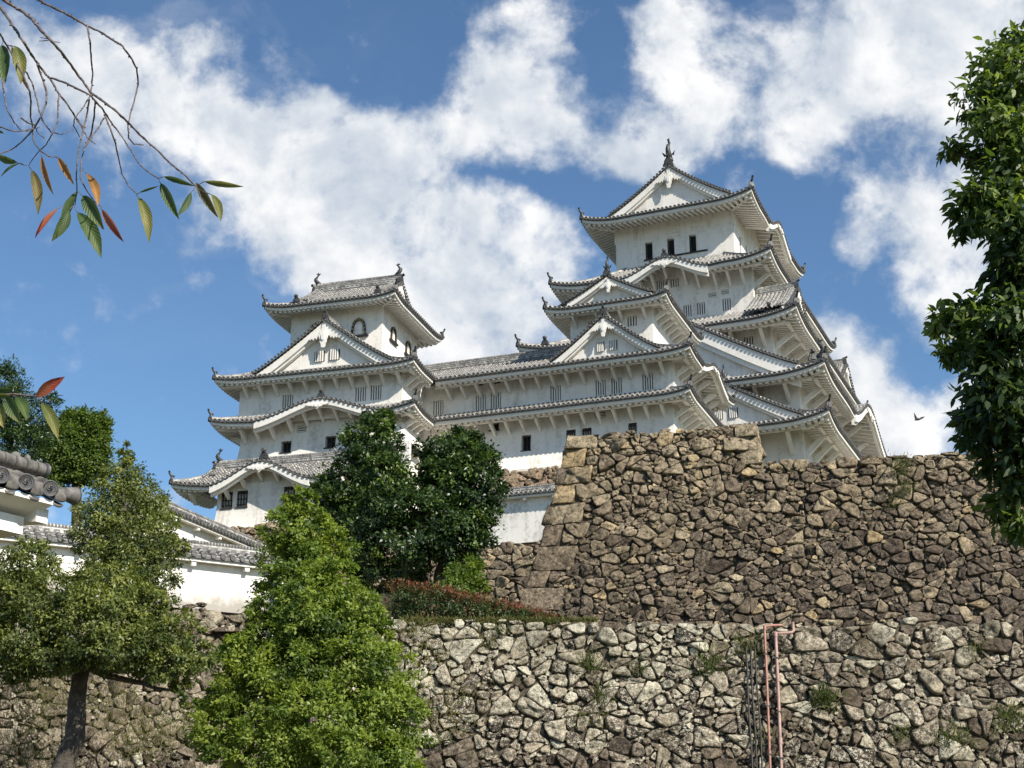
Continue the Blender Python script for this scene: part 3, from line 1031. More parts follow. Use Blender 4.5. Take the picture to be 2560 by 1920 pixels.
def kara_board(T, roof, side, c, hw, th=.16, h=.42, peg=.6):
    """thick curved barge board of an undulating gable, with its pendant"""
    fr, L = roof.fr[side]; sc = roof.sc
    x = np.linspace(c - hw * .98, c + hw * .98, 41)
    z = roof.z(side, x, 0 * x)
    mb = MB()
    t = np.abs((x - c) / hw)
    hh = h * (0.80 + 0.35 * np.clip(t, 0, 1) ** 2)
    for (qa, qb, top, kk) in ((-.02, .16, .22 * sc, 1.0), (.16, .34, .24 * sc, 1.35)):
        a0 = fr.pt(x, qa, z - top); a1 = fr.pt(x, qa, z - top - hh * kk); b0 = fr.pt(x, qb, z - top); b1 = fr.pt(x, qb, z - top - hh * kk)
        mb.grid(np.stack([b0, a0, a1, b1, b0], 1), None, 0)
        for i in (0, -1):
            mb.add([b0[i], a0[i], a1[i], b1[i]], [(0, 1, 2, 3)])
    par = roof.ro
    o = mb.build('curved_barge_board', M['plaster_trim'], par, 0); fix(o, T)
    mb = MB()
    zc = float(roof.z(side, np.array([c]), np.array([0.0]))[0]) - .22 * sc - h * .8
    def poly(pl, off=0.0):
        mb.extrude([fr.pt(c + a * peg, -.02 - off, zc - b * peg * .55) for a, b in pl], -fr.q3() * .07, 0)
    poly([(-1.3, .0), (-.5, -.12), (.5, -.12), (1.3, .0), (1.0, .22), (.62, .26), (.52, .48), (.26, .52), (0, .98), (-.26, .52), (-.52, .48), (-.62, .26), (-1.0, .22)])
    poly([(-.3, .1), (.3, .1), (.24, .4), (0, .7), (-.24, .4)], .07)
    o = mb.build('gable_pendant', M['plaster_trim'], par, 0); fix(o, T)
    # vault wall between the level soffit and the arch
    mb = MB()
    xs = np.linspace(c - hw, c + hw, 25)
    mb.grid(np.stack([fr.pt(xs, roof.ov - .02, np.maximum(roof.soff(side, xs, roof.ov), roof.ze + .06) + .03), fr.pt(xs, roof.ov - .02, np.full_like(xs, roof.ze + .02))], 0), None, 0)
    o = mb.build('vault_wall', M['plaster'], par, 0); fix(o, T)


def figure(T, parent, p, d, s=1.0):
    """big descending-ridge end tile, a dark bust-like shape on the slope"""
    return onigawara(T, parent, p, d, .52 * s, .52 * s, True, 'ridge_end_tile')
# ================================================================== the main keep
def spaced(a, b, n): return list(np.linspace(a, b, n))


K = Thing('castle_keep', 14.886, 105.615, 18.0, 0.409, 'tallest white castle keep of five stacked grey roofs behind the stone walls', 'castle keep')
wall(K, (0, 0), 9.95, 12.35, 18.0, 27.95, flare=(25.0, .5, 5.0))
wall(K, (0, 0), 9.9, 12.26, 27.6, 31.25)
wall(K, (0, 0), 7.94, 10.5, 30.5, 36.12, {'F': [(5.9, 6.57, 34.75, 35.36, 'bars3'), (-6.5, -5.9, 34.75, 35.36, 'bars3')]})
wall(K, (0, 0), 6.5, 9.22, 35.3, 41.28, {'F': [(1.29, 1.88, 38.05, 38.95, 'bars3'), (2.31, 2.90, 38.05, 38.97, 'bars3'), (4.20, 4.79, 38.05, 38.97, 'bars3'), (.40, 1.02, 40.50, 41.20, 'bars3'), (-.66, -.10, 40.50, 41.20, 'bars3'),
      (3.19, 3.77, 39.24, 39.62, 'vent'), (4.12, 4.72, 39.30, 39.68, 'vent'), (-3.2, -2.6, 38.05, 38.95, 'bars3')]})
wall(K, (0, 0), 4.65, 6.57, 41.0, 47.45, {'F': [(-2.27, -1.71, 44.26, 45.66, 'tall'), (-.52, .02, 44.26, 45.66, 'tall'), (1.20, 1.73, 44.26, 45.66, 'tall')],
      'R': [(-5.0, -4.5, 44.26, 45.66, 'tall'), (-3.1, -2.6, 44.26, 45.66, 'tall'), (-1.2, -.7, 44.26, 45.66, 'tall'), (.7, 1.2, 44.26, 45.66, 'tall')]})
mb = MB()      # tie beam, posts and sliding shutters of the top storey
ff = frames((0, 0), 4.65, 6.57)
for sd in 'FR':
    fr, L = ff[sd]
    mb.box8([fr.pt(a, b, c) for c in (45.86, 45.98) for a, b in ((-L - .03, -.03), (L + .03, -.03), (L + .03, .05), (-L - .03, .05))])
    for x in np.arange(-L, L + .1, L / 3.5 if sd == 'F' else L / 5):
        mb.box8([fr.pt(a, b, c) for c in (45.98, 47.3) for a, b in ((x - .09, -.02), (x + .09, -.02), (x + .09, .05), (x - .09, .05))])
o = mb.build('tie_beam', M['plaster_trim'], K.root, K.z0)
fr, L = ff['F']
for (a, b) in ((-1.69, -1.03), (.04, .70), (1.75, 2.50)):
    mb = MB(); mb.box8([fr.pt(x, q, z) for z in (44.28, 45.64) for x, q in ((a, -.035), (b, -.035), (b, .03), (a, .03))])
    mb.build('shutter', M['plaster_trim'], K.root, K.z0)
mb = MB(); mb.box8([fr.pt(x, q, z) for z in (44.14, 44.24) for x, q in ((-2.4, -.10), (2.6, -.10), (2.6, .03), (-2.4, .03))])
mb.build('window_sill', M['wood'], K.root, K.z0)

k5 = Roof(K, (0, 0), 6.747, 8.672, 47.28, (.40, .033), {'F': 2.0, 'B': 2.0, 'L': 6.747, 'R': 6.747}, (.55, 3.2), 'FRBL', 2.1, {'R': [(0, 3.5, 1.2)]}, .32, 1.0, tile='tile_keep', qgable={'sides': 'LR', 'q': 1.38}, rafter=.40)
k5.build(); k5.hip_ridges([('F', -1), ('F', 1), ('R', 1), ('B', 1)])
kara_board(K, k5, 'R', 0, 3.5, h=.36, peg=.8)
for sd in 'FB':
    gable(K, k5.ro, k5.fr[sd][0], 0, 1.80, 4.75, 48.05, 51.45, board=.46, sc=1.0, zfun=lambda x: k5.ze + k5.g(k5.W - np.abs(np.asarray(x, float))), slopes=False, ridge=False, tile='tile_keep', gw=1.35, name='gable')
zr = k5.ze + float(k5.g(k5.W))
ridge_bar(K, k5.ro, [(0, b, zr - .05) for b in np.linspace(-7.35, 7.35, 5)], .22, .50)
for sg in (-1, 1):
    onigawara(K, k5.ro, (0, sg * 7.38, zr - .1), (0, sg), .62, .80, False)
    shachi(K, k5.ro, (0, sg * 6.95, zr + .72), (0, -sg), 1.62)

k4 = Roof(K, (0, 0), 8.40, 11.12, 41.20, (.40, .035), {'F': 4.55, 'B': 4.55, 'L': 3.75, 'R': 3.75}, (.55, 3.4), 'FRBL', 1.9, {'F': [(.55, 3.25, 1.05)]}, .32, 1.0, tile='tile_keep', rafter=.40)
k4.build(); k4.hip_ridges([('F', -1), ('F', 1), ('R', 1), ('B', 1)])
kara_board(K, k4, 'F', .55, 3.25, h=.46, peg=.72)
figure(K, k4.ro, (.45, -10.75, 42.27), (0, -1), .95)
struts(K, k4, 'F', [-5.6, -4.6, -3.5, -1.7, -.75, .25, 1.65, 2.6, 3.9, 4.9, 5.9], .95, .17)
struts(K, k4, 'R', spaced(-8.6, 8.6, 10), .95, .17)
eave_beam(K, k4, 'F', 3.6, 7.4); eave_beam(K, k4, 'R', -10, 10)

k3 = Roof(K, (0, 0), 10.29, 12.87, 35.88, (.40, .035), {'F': 3.7, 'B': 3.7, 'L': 3.8, 'R': 3.8}, (.62, 3.8), 'FRBL', 2.35, None, .32, 1.0, tile='tile_keep', rafter=.42)
k3.build(); k3.hip_ridges([('F', -1), ('F', 1), ('R', 1), ('B', 1)])
struts(K, k3, 'F', spaced(-7.4, 7.4, 8), 1.05, .20)
struts(K, k3, 'R', spaced(-9.9, 9.9, 11), 1.05, .20)
eave_beam(K, k3, 'F', -9.2, 9.2); eave_beam(K, k3, 'R', -11.8, 11.8)
for b in (-8.7, 8.7):
    gable(K, k3.ro, k3.fr['R'][0], b, 1.15, 4.0, 36.45, 39.15, depth=2.6, board=.36, sc=.95, tile='tile_keep', gw=.8)
for sg in (-1, 1):
    figure(K, k3.ro, (sg * 8.25, -12.45, 36.15), (0, -1), 1.05)

k2 = Roof(K, (0, 0), 12.19, 14.56, 31.05, (.40, .035), {'F': 4.15, 'B': 4.15, 'L': 4.3, 'R': 4.3}, (.62, 4.0), 'FRBL', 2.3, {'R': [(1.9, 6.6, 2.15)]}, .32, 1.0, tile='tile_keep', rafter=.42)
k2.build(); k2.hip_ridges([('F', -1), ('F', 1), ('R', 1), ('B', 1)])
kara_board(K, k2, 'R', 1.9, 6.6, h=.48, peg=1.3)
gable(K, k2.ro, k2.fr['F'][0], 0.0, 1.20, 10.3, 31.75, 37.6, p=1.12, depth=2.4, board=.78, sc=1.0, tile='tile_keep', gw=1.8, over=.48)
struts(K, k2, 'F', spaced(-9.2, 9.2, 10), 1.05, .20)
struts(K, k2, 'R', [-11.6, -9.7, -7.8, -5.9, -4, -2.1, -.2, 1.7, 3.6, 5.5, 7.4, 9.3, 11.2], 1.05, .20)
eave_beam(K, k2, 'F', -11, 11); eave_beam(K, k2, 'R', -13.4, -5)
onigawara(K, k2.ro, (11.2, -13.5, 31.9), (.7, -.7), .5, .6, True)
shachi(K, k2.ro, (11.55, -12.6, 32.3), (-1, 0), 1.3)

k1 = Roof(K, (0, 0), 12.26, 14.65, 27.75, (.42, .035), {'F': 2.5, 'B': 2.5, 'L': 2.4, 'R': 2.4}, (.58, 3.6), 'FRBL', 2.3, None, .32, 1.0, tile='tile_keep', rafter=.42)
k1.build(); k1.hip_ridges([('F', -1), ('F', 1), ('R', 1), ('B', 1)])
for a in (5.2, -5.2):
    gable(K, k1.ro, k1.fr['F'][0], a, .75, 5.3, 28.1, 30.95, p=1.12, depth=2.2, board=.46, sc=.95, tile='tile_keep', gw=.9, windows=[(a + .25, a + .88, 28.50, 29.20), (a - .75, a - .15, 28.50, 29.15)])
    shachi(K, k1.ro, (a, -13.75, 31.35), (0, 1), .95)
struts(K, k1, 'F', spaced(-9.2, 9.2, 10), 1.35, .24)
struts(K, k1, 'R', spaced(-11.6, 11.6, 12), 1.35, .24)
eave_beam(K, k1, 'F', -11, 11); eave_beam(K, k1, 'R', -13.4, 13.4)

# ================================================================== west turret and the corridor
N = Thing('castle_turret', 6.819, 80.479, 20.0, 0.369, 'white three-roofed turret whose small gabled top overlaps the foot of the tall keep', 'castle turret', None)
wall(N, (0.65, -.15), 3.15, 3.99, 20.0, 24.88, {'F': [(-3.08, -2.52, 22.75, 23.66, 'lattice'), (-2.14, -1.58, 22.75, 23.66, 'lattice'), (.56, 1.05, 22.75, 23.66, 'lattice'), (-1.36, -.76, 24.18, 24.62, 'vent')]}, flare=(23.4, .55, 1.9), sides='FRB', xf=(False, True))
wall(N, (0.69, -.05), 3.19, 4.04, 24.80, 27.36, {'F': [(-1.36, -.76, 25.5, 26.42, 'bars'), (-.43, .18, 25.5, 26.44, 'bars'), (1.38, 2.0, 25.5, 26.46, 'bars')]}, sides='FRB')
wall(N, (0, 0), 2.5, 2.98, 27.3, 31.28, {'F': [(.98, 1.54, 29.86, 30.48, 'bars3'), (-1.38, -.82, 29.86, 30.48, 'bars3')]})
n3 = Roof(N, (0, 0), 3.715, 4.18, 31.13, (.36, .035), {'F': 1.05, 'B': 1.05, 'L': 3.715, 'R': 3.715}, (.26, 1.9), 'FRBL', 1.2, None, .29, .78, qgable={'sides': 'LR', 'q': .45}, rafter=.30)
n3.build(); n3.hip_ridges([('F', -1), ('F', 1), ('R', 1), ('B', 1)])
for sd in 'FB':
    gable(N, n3.ro, n3.fr[sd][0], 0.12, .82, 2.55, 31.5, 33, board=.26, sc=.78, zfun=lambda x: n3.ze + n3.g(n3.W - np.abs(np.asarray(x, float) - .0)), slopes=False, ridge=False, gw=.72, over=.38)
zr = n3.ze + float(n3.g(n3.W))
ridge_bar(N, n3.ro, [(0, b, zr - .05) for b in np.linspace(-3.68, 3.68, 4)], .14, .30)
for sg in (-1, 1):
    onigawara(N, n3.ro, (0, sg * 3.72, zr - .08), (0, sg), .40, .50, False)
    shachi(N, n3.ro, (0, sg * 3.4, zr + .45), (0, -sg), .82)
struts(N, n3, 'F', spaced(-2.1, 2.1, 4), .55, .12)
struts(N, n3, 'R', spaced(-2.6, 2.6, 7), .55, .12)
eave_beam(N, n3, 'F', -3.1, 3.1); eave_beam(N, n3, 'R', -3.6, 3.6)

n2 = Roof(N, (0, 0), 5.28, 5.49, 27.25, (.42, .03), {'F': 2.7, 'R': 2.9, 'B': 2.7}, (.26, 2.0), 'FRB', 1.4, {'R': [(.3, 3.05, .80)]}, .29, .78, xr={'F': (-2.5, 5.28), 'B': (-5.28, 2.5)}, hips={'F': (False, True), 'B': (True, False)}, rafter=.33)
n2.build(); n2.hip_ridges([('F', 1), ('R', 1)])
kara_board(N, n2, 'R', .3, 3.05, h=.24, peg=.55)
gable(N, n2.ro, n2.fr['F'][0], .15, .92, 3.25, 27.60, 29.98, p=1.16, depth=1.9, board=.32, sc=.80, gw=.92, windows=[(-.40, .06, 27.92, 28.50), (.36, .82, 27.92, 28.52)])
struts(N, n2, 'F', [-2.2, -1.28, -.36, .56, 1.48, 2.40, 3.32], .62, .13)
struts(N, n2, 'R', [-3.6, -2.7, -1.8, -.6, .3, 1.2, 2.4, 3.3], .62, .13)
eave_beam(N, n2, 'F', -2.5, 4.7); eave_beam(N, n2, 'R', -4.9, -2.6)
n1 = Roof(N, (0, 0), 5.20, 5.54, 24.78, (.42, .03), {'F': 1.6, 'R': 1.6, 'B': 1.6}, (.26, 2.0), 'FRB', 1.4, None, .29, .78, xr={'F': (-2.5, 5.2), 'B': (-5.2, 2.5)}, hips={'F': (False, True), 'B': (True, False)}, rafter=.33)
n1.build(); n1.hip_ridges([('F', 1), ('R', 1)])
struts(N, n1, 'F', [-2.2, -1.28, -.36, .56, 1.48, 2.40, 3.32], .62, .13)
struts(N, n1, 'R', spaced(-3.8, 3.8, 9), .62, .13)
eave_beam(N, n1, 'F', -2.5, 4.7); eave_beam(N, n1, 'R', -4.9, 4.9)

C = Thing('castle_corridor', 6.819, 80.479, 20.0, 0.369, 'long two-storey white corridor with barred windows joining the two smaller turrets', 'castle corridor')
wall(C, (-7.5, -1.65), 5.0, 2.49, 20.0, 24.88, {'F': [(2.38, 2.95, 22.72, 23.64, 'open'), (.42, .98, 24.16, 24.58, 'open'), (-2.4, -1.84, 22.72, 23.64, 'lattice')]}, flare=(23.4, .55, 1.9), xf=(False, False))
wall(C, (-7.5, -1.6), 5.0, 2.49, 24.80, 27.36, {'F': [(-3.21, -2.56, 25.48, 26.40, 'bars'), (-.51, .13, 25.48, 26.40, 'bars'), (.44, 1.09, 25.48, 26.42, 'bars'), (4.11, 4.75, 25.50, 26.42, 'bars'), (-.58, -.03, 26.98, 27.20, 'slit'), (.55, 1.05, 26.98, 27.20, 'slit')]})


class ValleyRoof(Roof):
    """eave that ends against another roof: beyond the valley it only covers what lies behind the valley line"""
    def build_clip(s, xv, reach, sgn):
        """sgn -1: valley at the low-x end (xv), roof continues to xv - reach above the valley"""
        s.build()
        mb = MB()
        fr, L = s.fr['F' if 'F' in s.sides else s.sides[0]]
        side = s.sides[0]
        fr, L = s.fr[side]
        qd = s.qd[side] if isinstance(s.qd, dict) else s.qd
        n = max(3, int(reach / s.pitch))
        for i in range(n):
            d = (i + .5) * reach / n
            x = xv + sgn * d
            if d > qd: continue
            q = np.linspace(d, qd, 5)
            zz = s.ze + s.g(q)
            mb.halftube(fr.pt(np.full(5, x), q, zz - .075 * s.sc), fr.x3(), .105 * s.sc, 5, 0, cap=False, v0=random.random() * .2)
        xs = np.linspace(0, min(reach, qd), 12)
        Q = xs[:, None] + (qd - xs[:, None]) * np.linspace(0, 1, 5)[None, :]
        X = np.broadcast_to(xv + sgn * xs[:, None], Q.shape)
        mb.grid(fr.pt(X, Q, s.ze + s.g(Q) - .1 * s.sc), np.stack([X, Q], -1), 0, True)
        o = mb.build('valley_tiles', [M['tile'], M['tile_end']], s.ro, 0); fix(o, s.T)


for (zz, ww, up_) in ((27.25, 5.49, True), (24.78, 5.54, False)):
    r = ValleyRoof(C, (0, 0), 5.2, ww, zz, (.42, .03), {'F': 3.55 if up_ else 1.5}, (0, 2), 'F', 1.4, None, .29, .78, xr={'F': (-10.0, -2.5)}, hips={'F': (False, False)}, rafter=.33)
    r.build_clip(-10.0, 3.3 if up_ else 1.4, -1)
    struts(C, r, 'F', [-9.5 + .92 * i for i in range(8)], .62, .13)
    eave_beam(C, r, 'F', -10.2, -2.5)
    if up_:
        q = 3.5; zt = r.ze + float(r.g(q))
        ridge_bar(C, r.ro, [(a, -5.49 + q, zt - .06) for a in np.linspace(-13.2, -2.3, 6)], .15, .34)
        # rear slope
        mb = MB()
        mb.grid([[(-13.2, -2.0, zt - .1), (-2.4, -2.0, zt - .1)], [(-13.2, 1.6, zz), (-2.4, 1.6, zz)]], None, 0)
        o = mb.build('rear_slope', [M['tile'], M['tile_end']], r.ro, 0); fix(o, C)

# ================================================================== north-west turret
I = Thing('castle_turret', -9.722, 83.499, 18.0, 0.288, 'white turret at the left with arched windows and two fish on its top ridge', 'castle turret', None)
wall(I, (.0, .1), 4.97, 4.84, 18.0, 24.72, {'F': [(-2.34, -1.70, 22.95, 23.62, 'open'), (.40, 1.06, 23.0, 23.70, 'open'), (-1.42, -.81, 24.08, 24.48, 'vent')]}, flare=(23.9, .75, 3.4))
wall(I, (.02, 0), 5.1, 4.98, 24.66, 27.46, {'F': [(-2.34, -1.66, 25.5, 26.36, 'bars'), (2.22, 2.88, 25.54, 26.40, 'bars'), (3.16, 3.82, 25.54, 26.42, 'bars')]})
wall(I, (0, 0), 2.98, 2.97, 27.3, 32.48)
i3 = Roof(I, (0, 0), 4.285, 4.27, 32.38, (.40, .043), {'F': 4.27, 'B': 4.27, 'L': 1.85, 'R': 1.85}, (.28, 2.0), 'FRBL', 1.3, None, .28, .78, qgable={'sides': 'FB', 'q': 1.35}, rafter=.30)
i3.build(); i3.hip_ridges([('F', -1), ('F', 1), ('R', 1), ('B', 1)])
for sd in 'LR':
    gable(I, i3.ro, i3.fr[sd][0], 0, 1.72, 2.45, 33.0, 34.9, board=.28, sc=.78, zfun=lambda x: i3.ze + i3.g(i3.D - np.abs(np.asarray(x, float))), slopes=False, ridge=False, gw=.7, over=.36)
zr = i3.ze + float(i3.g(i3.D))
ridge_bar(I, i3.ro, [(a, 0, zr - .05) for a in np.linspace(-2.95, 2.95, 4)], .17, .42)
for sg in (-1, 1):
    onigawara(I, i3.ro, (sg * 2.98, 0, zr - .08), (sg, 0), .45, .56, False)
    shachi(I, i3.ro, (sg * 2.74, 0, zr + .54), (-sg, 0), .74)
    for fb in (-1, 1):      # ridges that run down the slope beside the gables
        q = np.linspace(4.1, 1.25, 8)
        ridge_bar(I, i3.ro, [(sg * 2.66, fb * (4.27 - a), i3.ze + float(i3.g(a)) - .02) for a in q], .10, .20, 'descending_ridge')
        figure(I, i3.ro, (sg * 2.66, fb * (4.27 - 1.1), i3.ze + float(i3.g(1.1)) + .02), (0, fb), .80)


def bell_window(T, fr, x0, x1, z0, z1):
    """bell-shaped window: black lacquered frame with gilt fittings round a white shutter"""
    w = (x1 - x0) / 2; xc = (x0 + x1) / 2; h = z1 - z0
    out = [(-1.0, 0), (-.93, .30), (-.86, .55), (-.74, .76), (-.52, .90), (-.24, .96), (0, 1.02), (.24, .96), (.52, .90), (.74, .76), (.86, .55), (.93, .30), (1.0, 0)]
    n = len(out)
    O = [(xc + a * w, z0 + b * h) for a, b in out]
    In = [(xc + a * w * .74, z0 + b * h * .86) for a, b in out]
    f = MB()
    f.add([fr.pt(a, .01, b) for a, b in In], [tuple(range(n))])
    par = f.build('window', M['plaster_worn'], T.root, 0); fix(par, T)
    f = MB()
    for i in range(n - 1):
        q = [O[i], O[i + 1], In[i + 1], In[i]]
        f.box8([fr.pt(a, -.02 + d, b) for d in (.04, -.09) for a, b in q])
    o = f.build('window_frame', M['black'], par, 0); fix(o, T)
    g = MB()
    for i in range(n - 1):
        for t in ((.34, .66),):
            q = []
            for (A, B) in ((O[i], O[i + 1]),):
                m = ((In[i][0] + O[i][0]) / 2, (In[i][1] + O[i][1]) / 2); m2 = ((In[i + 1][0] + O[i + 1][0]) / 2, (In[i + 1][1] + O[i + 1][1]) / 2)
                e = lambda u, k, P0=m, P1=m2: (P0[0] + (P1[0] - P0[0]) * u, P0[1] + (P1[1] - P0[1]) * u)
            a0, a1 = e(t[0], 0), e(t[1], 0)
            s0 = (O[i][0] - In[i][0], O[i][1] - In[i][1])
            q = [(a0[0] + s0[0] * .42, a0[1] + s0[1] * .42), (a1[0] + s0[0] * .42, a1[1] + s0[1] * .42), (a1[0] - s0[0] * .42, a1[1] - s0[1] * .42), (a0[0] - s0[0] * .42, a0[1] - s0[1] * .42)]
            g.box8([fr.pt(a, d, b) for d in (-.06, -.125) for a, b in q])
    o = g.build('gilt_fittings', M['gold'], par, 0); fix(o, T)
    s = MB()
    s.box8([fr.pt(a, q, z) for z in (z0 - .10, z0 + .01) for a, q in ((x0 - .14, -.16), (x1 + .14, -.16), (x1 + .14, .02), (x0 - .14, .02))])
    o = s.build('window_sill', M['black'], par, 0); fix(o, T)
    s = MB()
    s.box8([fr.pt(a, q, z) for z in (z0 + .02, z0 + h * .66) for a, q in ((xc - w * .42, -.05), (xc + w * .46, -.05), (xc + w * .46, .0), (xc - w * .42, .0))])
    o = s.build('shutter', M['plaster'], par, 0); fix(o, T)


f3 = frames((0, 0), 2.98, 2.97)
for a in (1.47, -1.30): bell_window(I, f3['F'][0], a - .50, a + .50, 30.40, 31.50)
for b in (-1.26, 1.28): bell_window(I, f3['R'][0], b - .46, b + .46, 30.46, 31.42)

i2 = Roof(I, (0, 0), 6.28, 6.15, 27.33, (.42, .03), {'F': 3.3, 'R': 3.4, 'B': 3.3, 'L': 3.4}, (.22, 2.2), 'FRBL', 1.2, None, .29, .78, xr={'R': (-6.15, -2.85)}, hips={'R': (True, False)}, rafter=.33)
i2.build(); i2.hip_ridges([('F', -1), ('F', 1), ('B', 1)])
# the part of the right slope beyond the valley
r = ValleyRoof(I, (0, 0), 6.28, 6.15, 27.33, (.42, .03), {'R': 3.4}, (0, 2), 'R', 1.2, None, .29, .78, xr={'R': (-2.86, -2.80)}, hips={'R': (False, False)})
r.ro = i2.ro
mbv = MB()
frR = r.fr['R'][0]
xs = np.linspace(0, 3.3, 12)
Q = xs[:, None] + (3.4 - xs[:, None]) * np.linspace(0, 1, 5)[None, :]
X = np.broadcast_to(-2.85 + xs[:, None], Q.shape)
mbv.grid(frR.pt(X, Q, r.ze + r.g(Q) - .08), np.stack([X, Q], -1), 0, True)
for i in range(11):
    d = (i + .5) * .3; q = np.linspace(d, 3.4, 5)
    mbv.halftube(frR.pt(np.full(5, -2.85 + d), q, r.ze + r.g(q) - .06), frR.x3(), .082, 5, 0, cap=False)
o = mbv.build('valley_tiles', [M['tile'], M['tile_end']], i2.ro, 0); fix(o, I)
gable(I, i2.ro, i2.fr['F'][0], .42, .95, 4.45, 27.62, 30.60, p=1.15, depth=2.3, board=.40, sc=.82, gw=1.25, windows=[(-.30, .34, 28.12, 28.76), (.64, 1.28, 28.14, 28.78)])
struts(I, i2, 'F', [-4.5 + .95 * i for i in range(11)], .62, .14)
struts(I, i2, 'R', [-4.6, -3.9, -3.2], .62, .14)
eave_beam(I, i2, 'F', -5.6, 5.7); eave_beam(I, i2, 'R', -5.7, -2.4)
i1 = Roof(I, (0, 0), 6.365, 6.13, 24.72, (.42, .03), {'F': 1.5, 'R': 1.6, 'B': 1.5, 'L': 1.6}, (.28, 2.2), 'FRBL', 1.4, {'F': [(.45, 4.0, .92)]}, .29, .78, xr={'R': (-6.13, -2.85)}, hips={'R': (True, False)}, rafter=.33)
i1.build(); i1.hip_ridges([('F', -1), ('F', 1), ('B', 1)])
kara_board(I, i1, 'F', .45, 4.0, h=.34, peg=.55)
figure(I, i1.ro, (.45, -5.75, 25.68), (0, -1), .80)
struts(I, i1, 'F', [-4.6, -3.7, -2.75, -1.65, -.7, .25, 1.2, 2.15, 3.6, 4.5], .66, .15)
struts(I, i1, 'R', [-4.6, -3.9, -3.2], .62, .14)
struts(I, i1, 'L', spaced(-4.2, 4.2, 6), .62, .14)
eave_beam(I, i1, 'R', -5.7, -2.4)
# stone-drop bay on the right front corner, its hood lit by the sun
mb = MB()
def bay(z): return .78 * min(1, max(0, (24.0 - z) / 1.5)) + .25
zs = [24.1, 23.6, 23.1, 22.75]
ring = []
for z in zs:
    e = bay(z)
    ring.append([(3.2, -4.70 - e, z), (4.90 + e, -4.70 - e, z), (4.90 + e, -2.4, z), (4.90 - .6, -2.4, z), (3.2, -4.2, z)])
mb.grid(np.array(ring), None, 0, closed=True)
mb.add(ring[-1], [(0, 1, 2, 3, 4)], None, 1)
mb.box(5.2, 5.9, -5.65, -5.40, 20.6, 22.76, 0)
mb.build('stone_drop_bay', [M['plaster'], M['dark']], I.root, I.z0)

# ------------------------------------------------------------------ annex below the north-west turret
A = Thing('castle_annex', -9.722, 83.499, 15.0, 0.288, 'low white annex with an undulating gable eave below the left turret', 'castle annex')
wall(A, (-1.25, -5.5), 3.75, 1.5, 15.0, 20.64, {'F': [(-3.49, -2.80, 19.28, 20.22, 'lattice'), (-2.55, -1.87, 19.29, 20.23, 'lattice'), (.31, 1.0, 19.35, 20.26, 'lattice')]}, flare=(19.3, .45, 2.2), sides='FRL')
a1 = Roof(A, (-2.1, -5.6), 5.40, 2.40, 20.58, (.50, .05), {'F': 2.4, 'L': 1.75, 'B': 1.2}, (.28, 2.2), 'FL', 1.1, {'F': [(.10, 3.05, 1.08)]}, .29, .80, xr={'F': (-5.4, 5.0)}, hips={'F': (True, False)}, qgable={'sides': 'F', 'q': 1.45}, rafter=.33)
a1.build(); a1.hip_ridges([('F', -1)])
kara_board(A, a1, 'F', .10, 3.05, h=.34, peg=.62)
zr = a1.ze + float(a1.g(2.4))
ridge_bar(A, a1.ro, [(a, -5.6, zr - .05) for a in np.linspace(-6.0, 2.9, 5)], .15, .32)
onigawara(A, a1.ro, (-6.05, -5.6, zr - .08), (-1, 0), .38, .46, False)
shachi(A, a1.ro, (-5.8, -5.6, zr + .42), (1, 0), .72)
figure(A, a1.ro, (-2.0, -7.6, 21.72), (0, -1), .95)
struts(A, a1, 'F', [-4.3, -2.2, -1.2, -.2, .8, 1.9, 3.1, 4.1], .52, .14)
gable(A, a1.ro, a1.fr['L'][0], 0, 1.8, 1.2, 21.2, 21.9, board=.18, sc=.7, zfun=lambda x: a1.ze + a1.g(2.4 - np.abs(np.asarray(x, float))), slopes=False, ridge=False, gw=0, over=.3, wall_drop=.1)
mb = MB()      # rear slope against the turret
mb.grid([[(-6.0, -5.6, zr - .06), (3.0, -5.6, zr - .06)], [(-6.0, -4.2, 20.9), (3.0, -4.2, 20.9)]], None, 0)
o = mb.build('rear_slope', [M['tile'], M['tile_end']], a1.ro, 0); fix(o, A)
# ================================================================== stone walls
def clip(poly, n, c):
    """keep the part of poly where n.x <= c"""
    out = []
    k = len(poly)
    for i in range(k):
        a = poly[i]; b = poly[(i + 1) % k]
        da = a[0] * n[0] + a[1] * n[1] - c; db = b[0] * n[0] + b[1] * n[1] - c
        if da <= 0: out.append(a)
        if (da < 0 < db) or (db < 0 < da):
            t = da / (da - db)
            out.append((a[0] + (b[0] - a[0]) * t, a[1] + (b[1] - a[1]) * t))
    return out


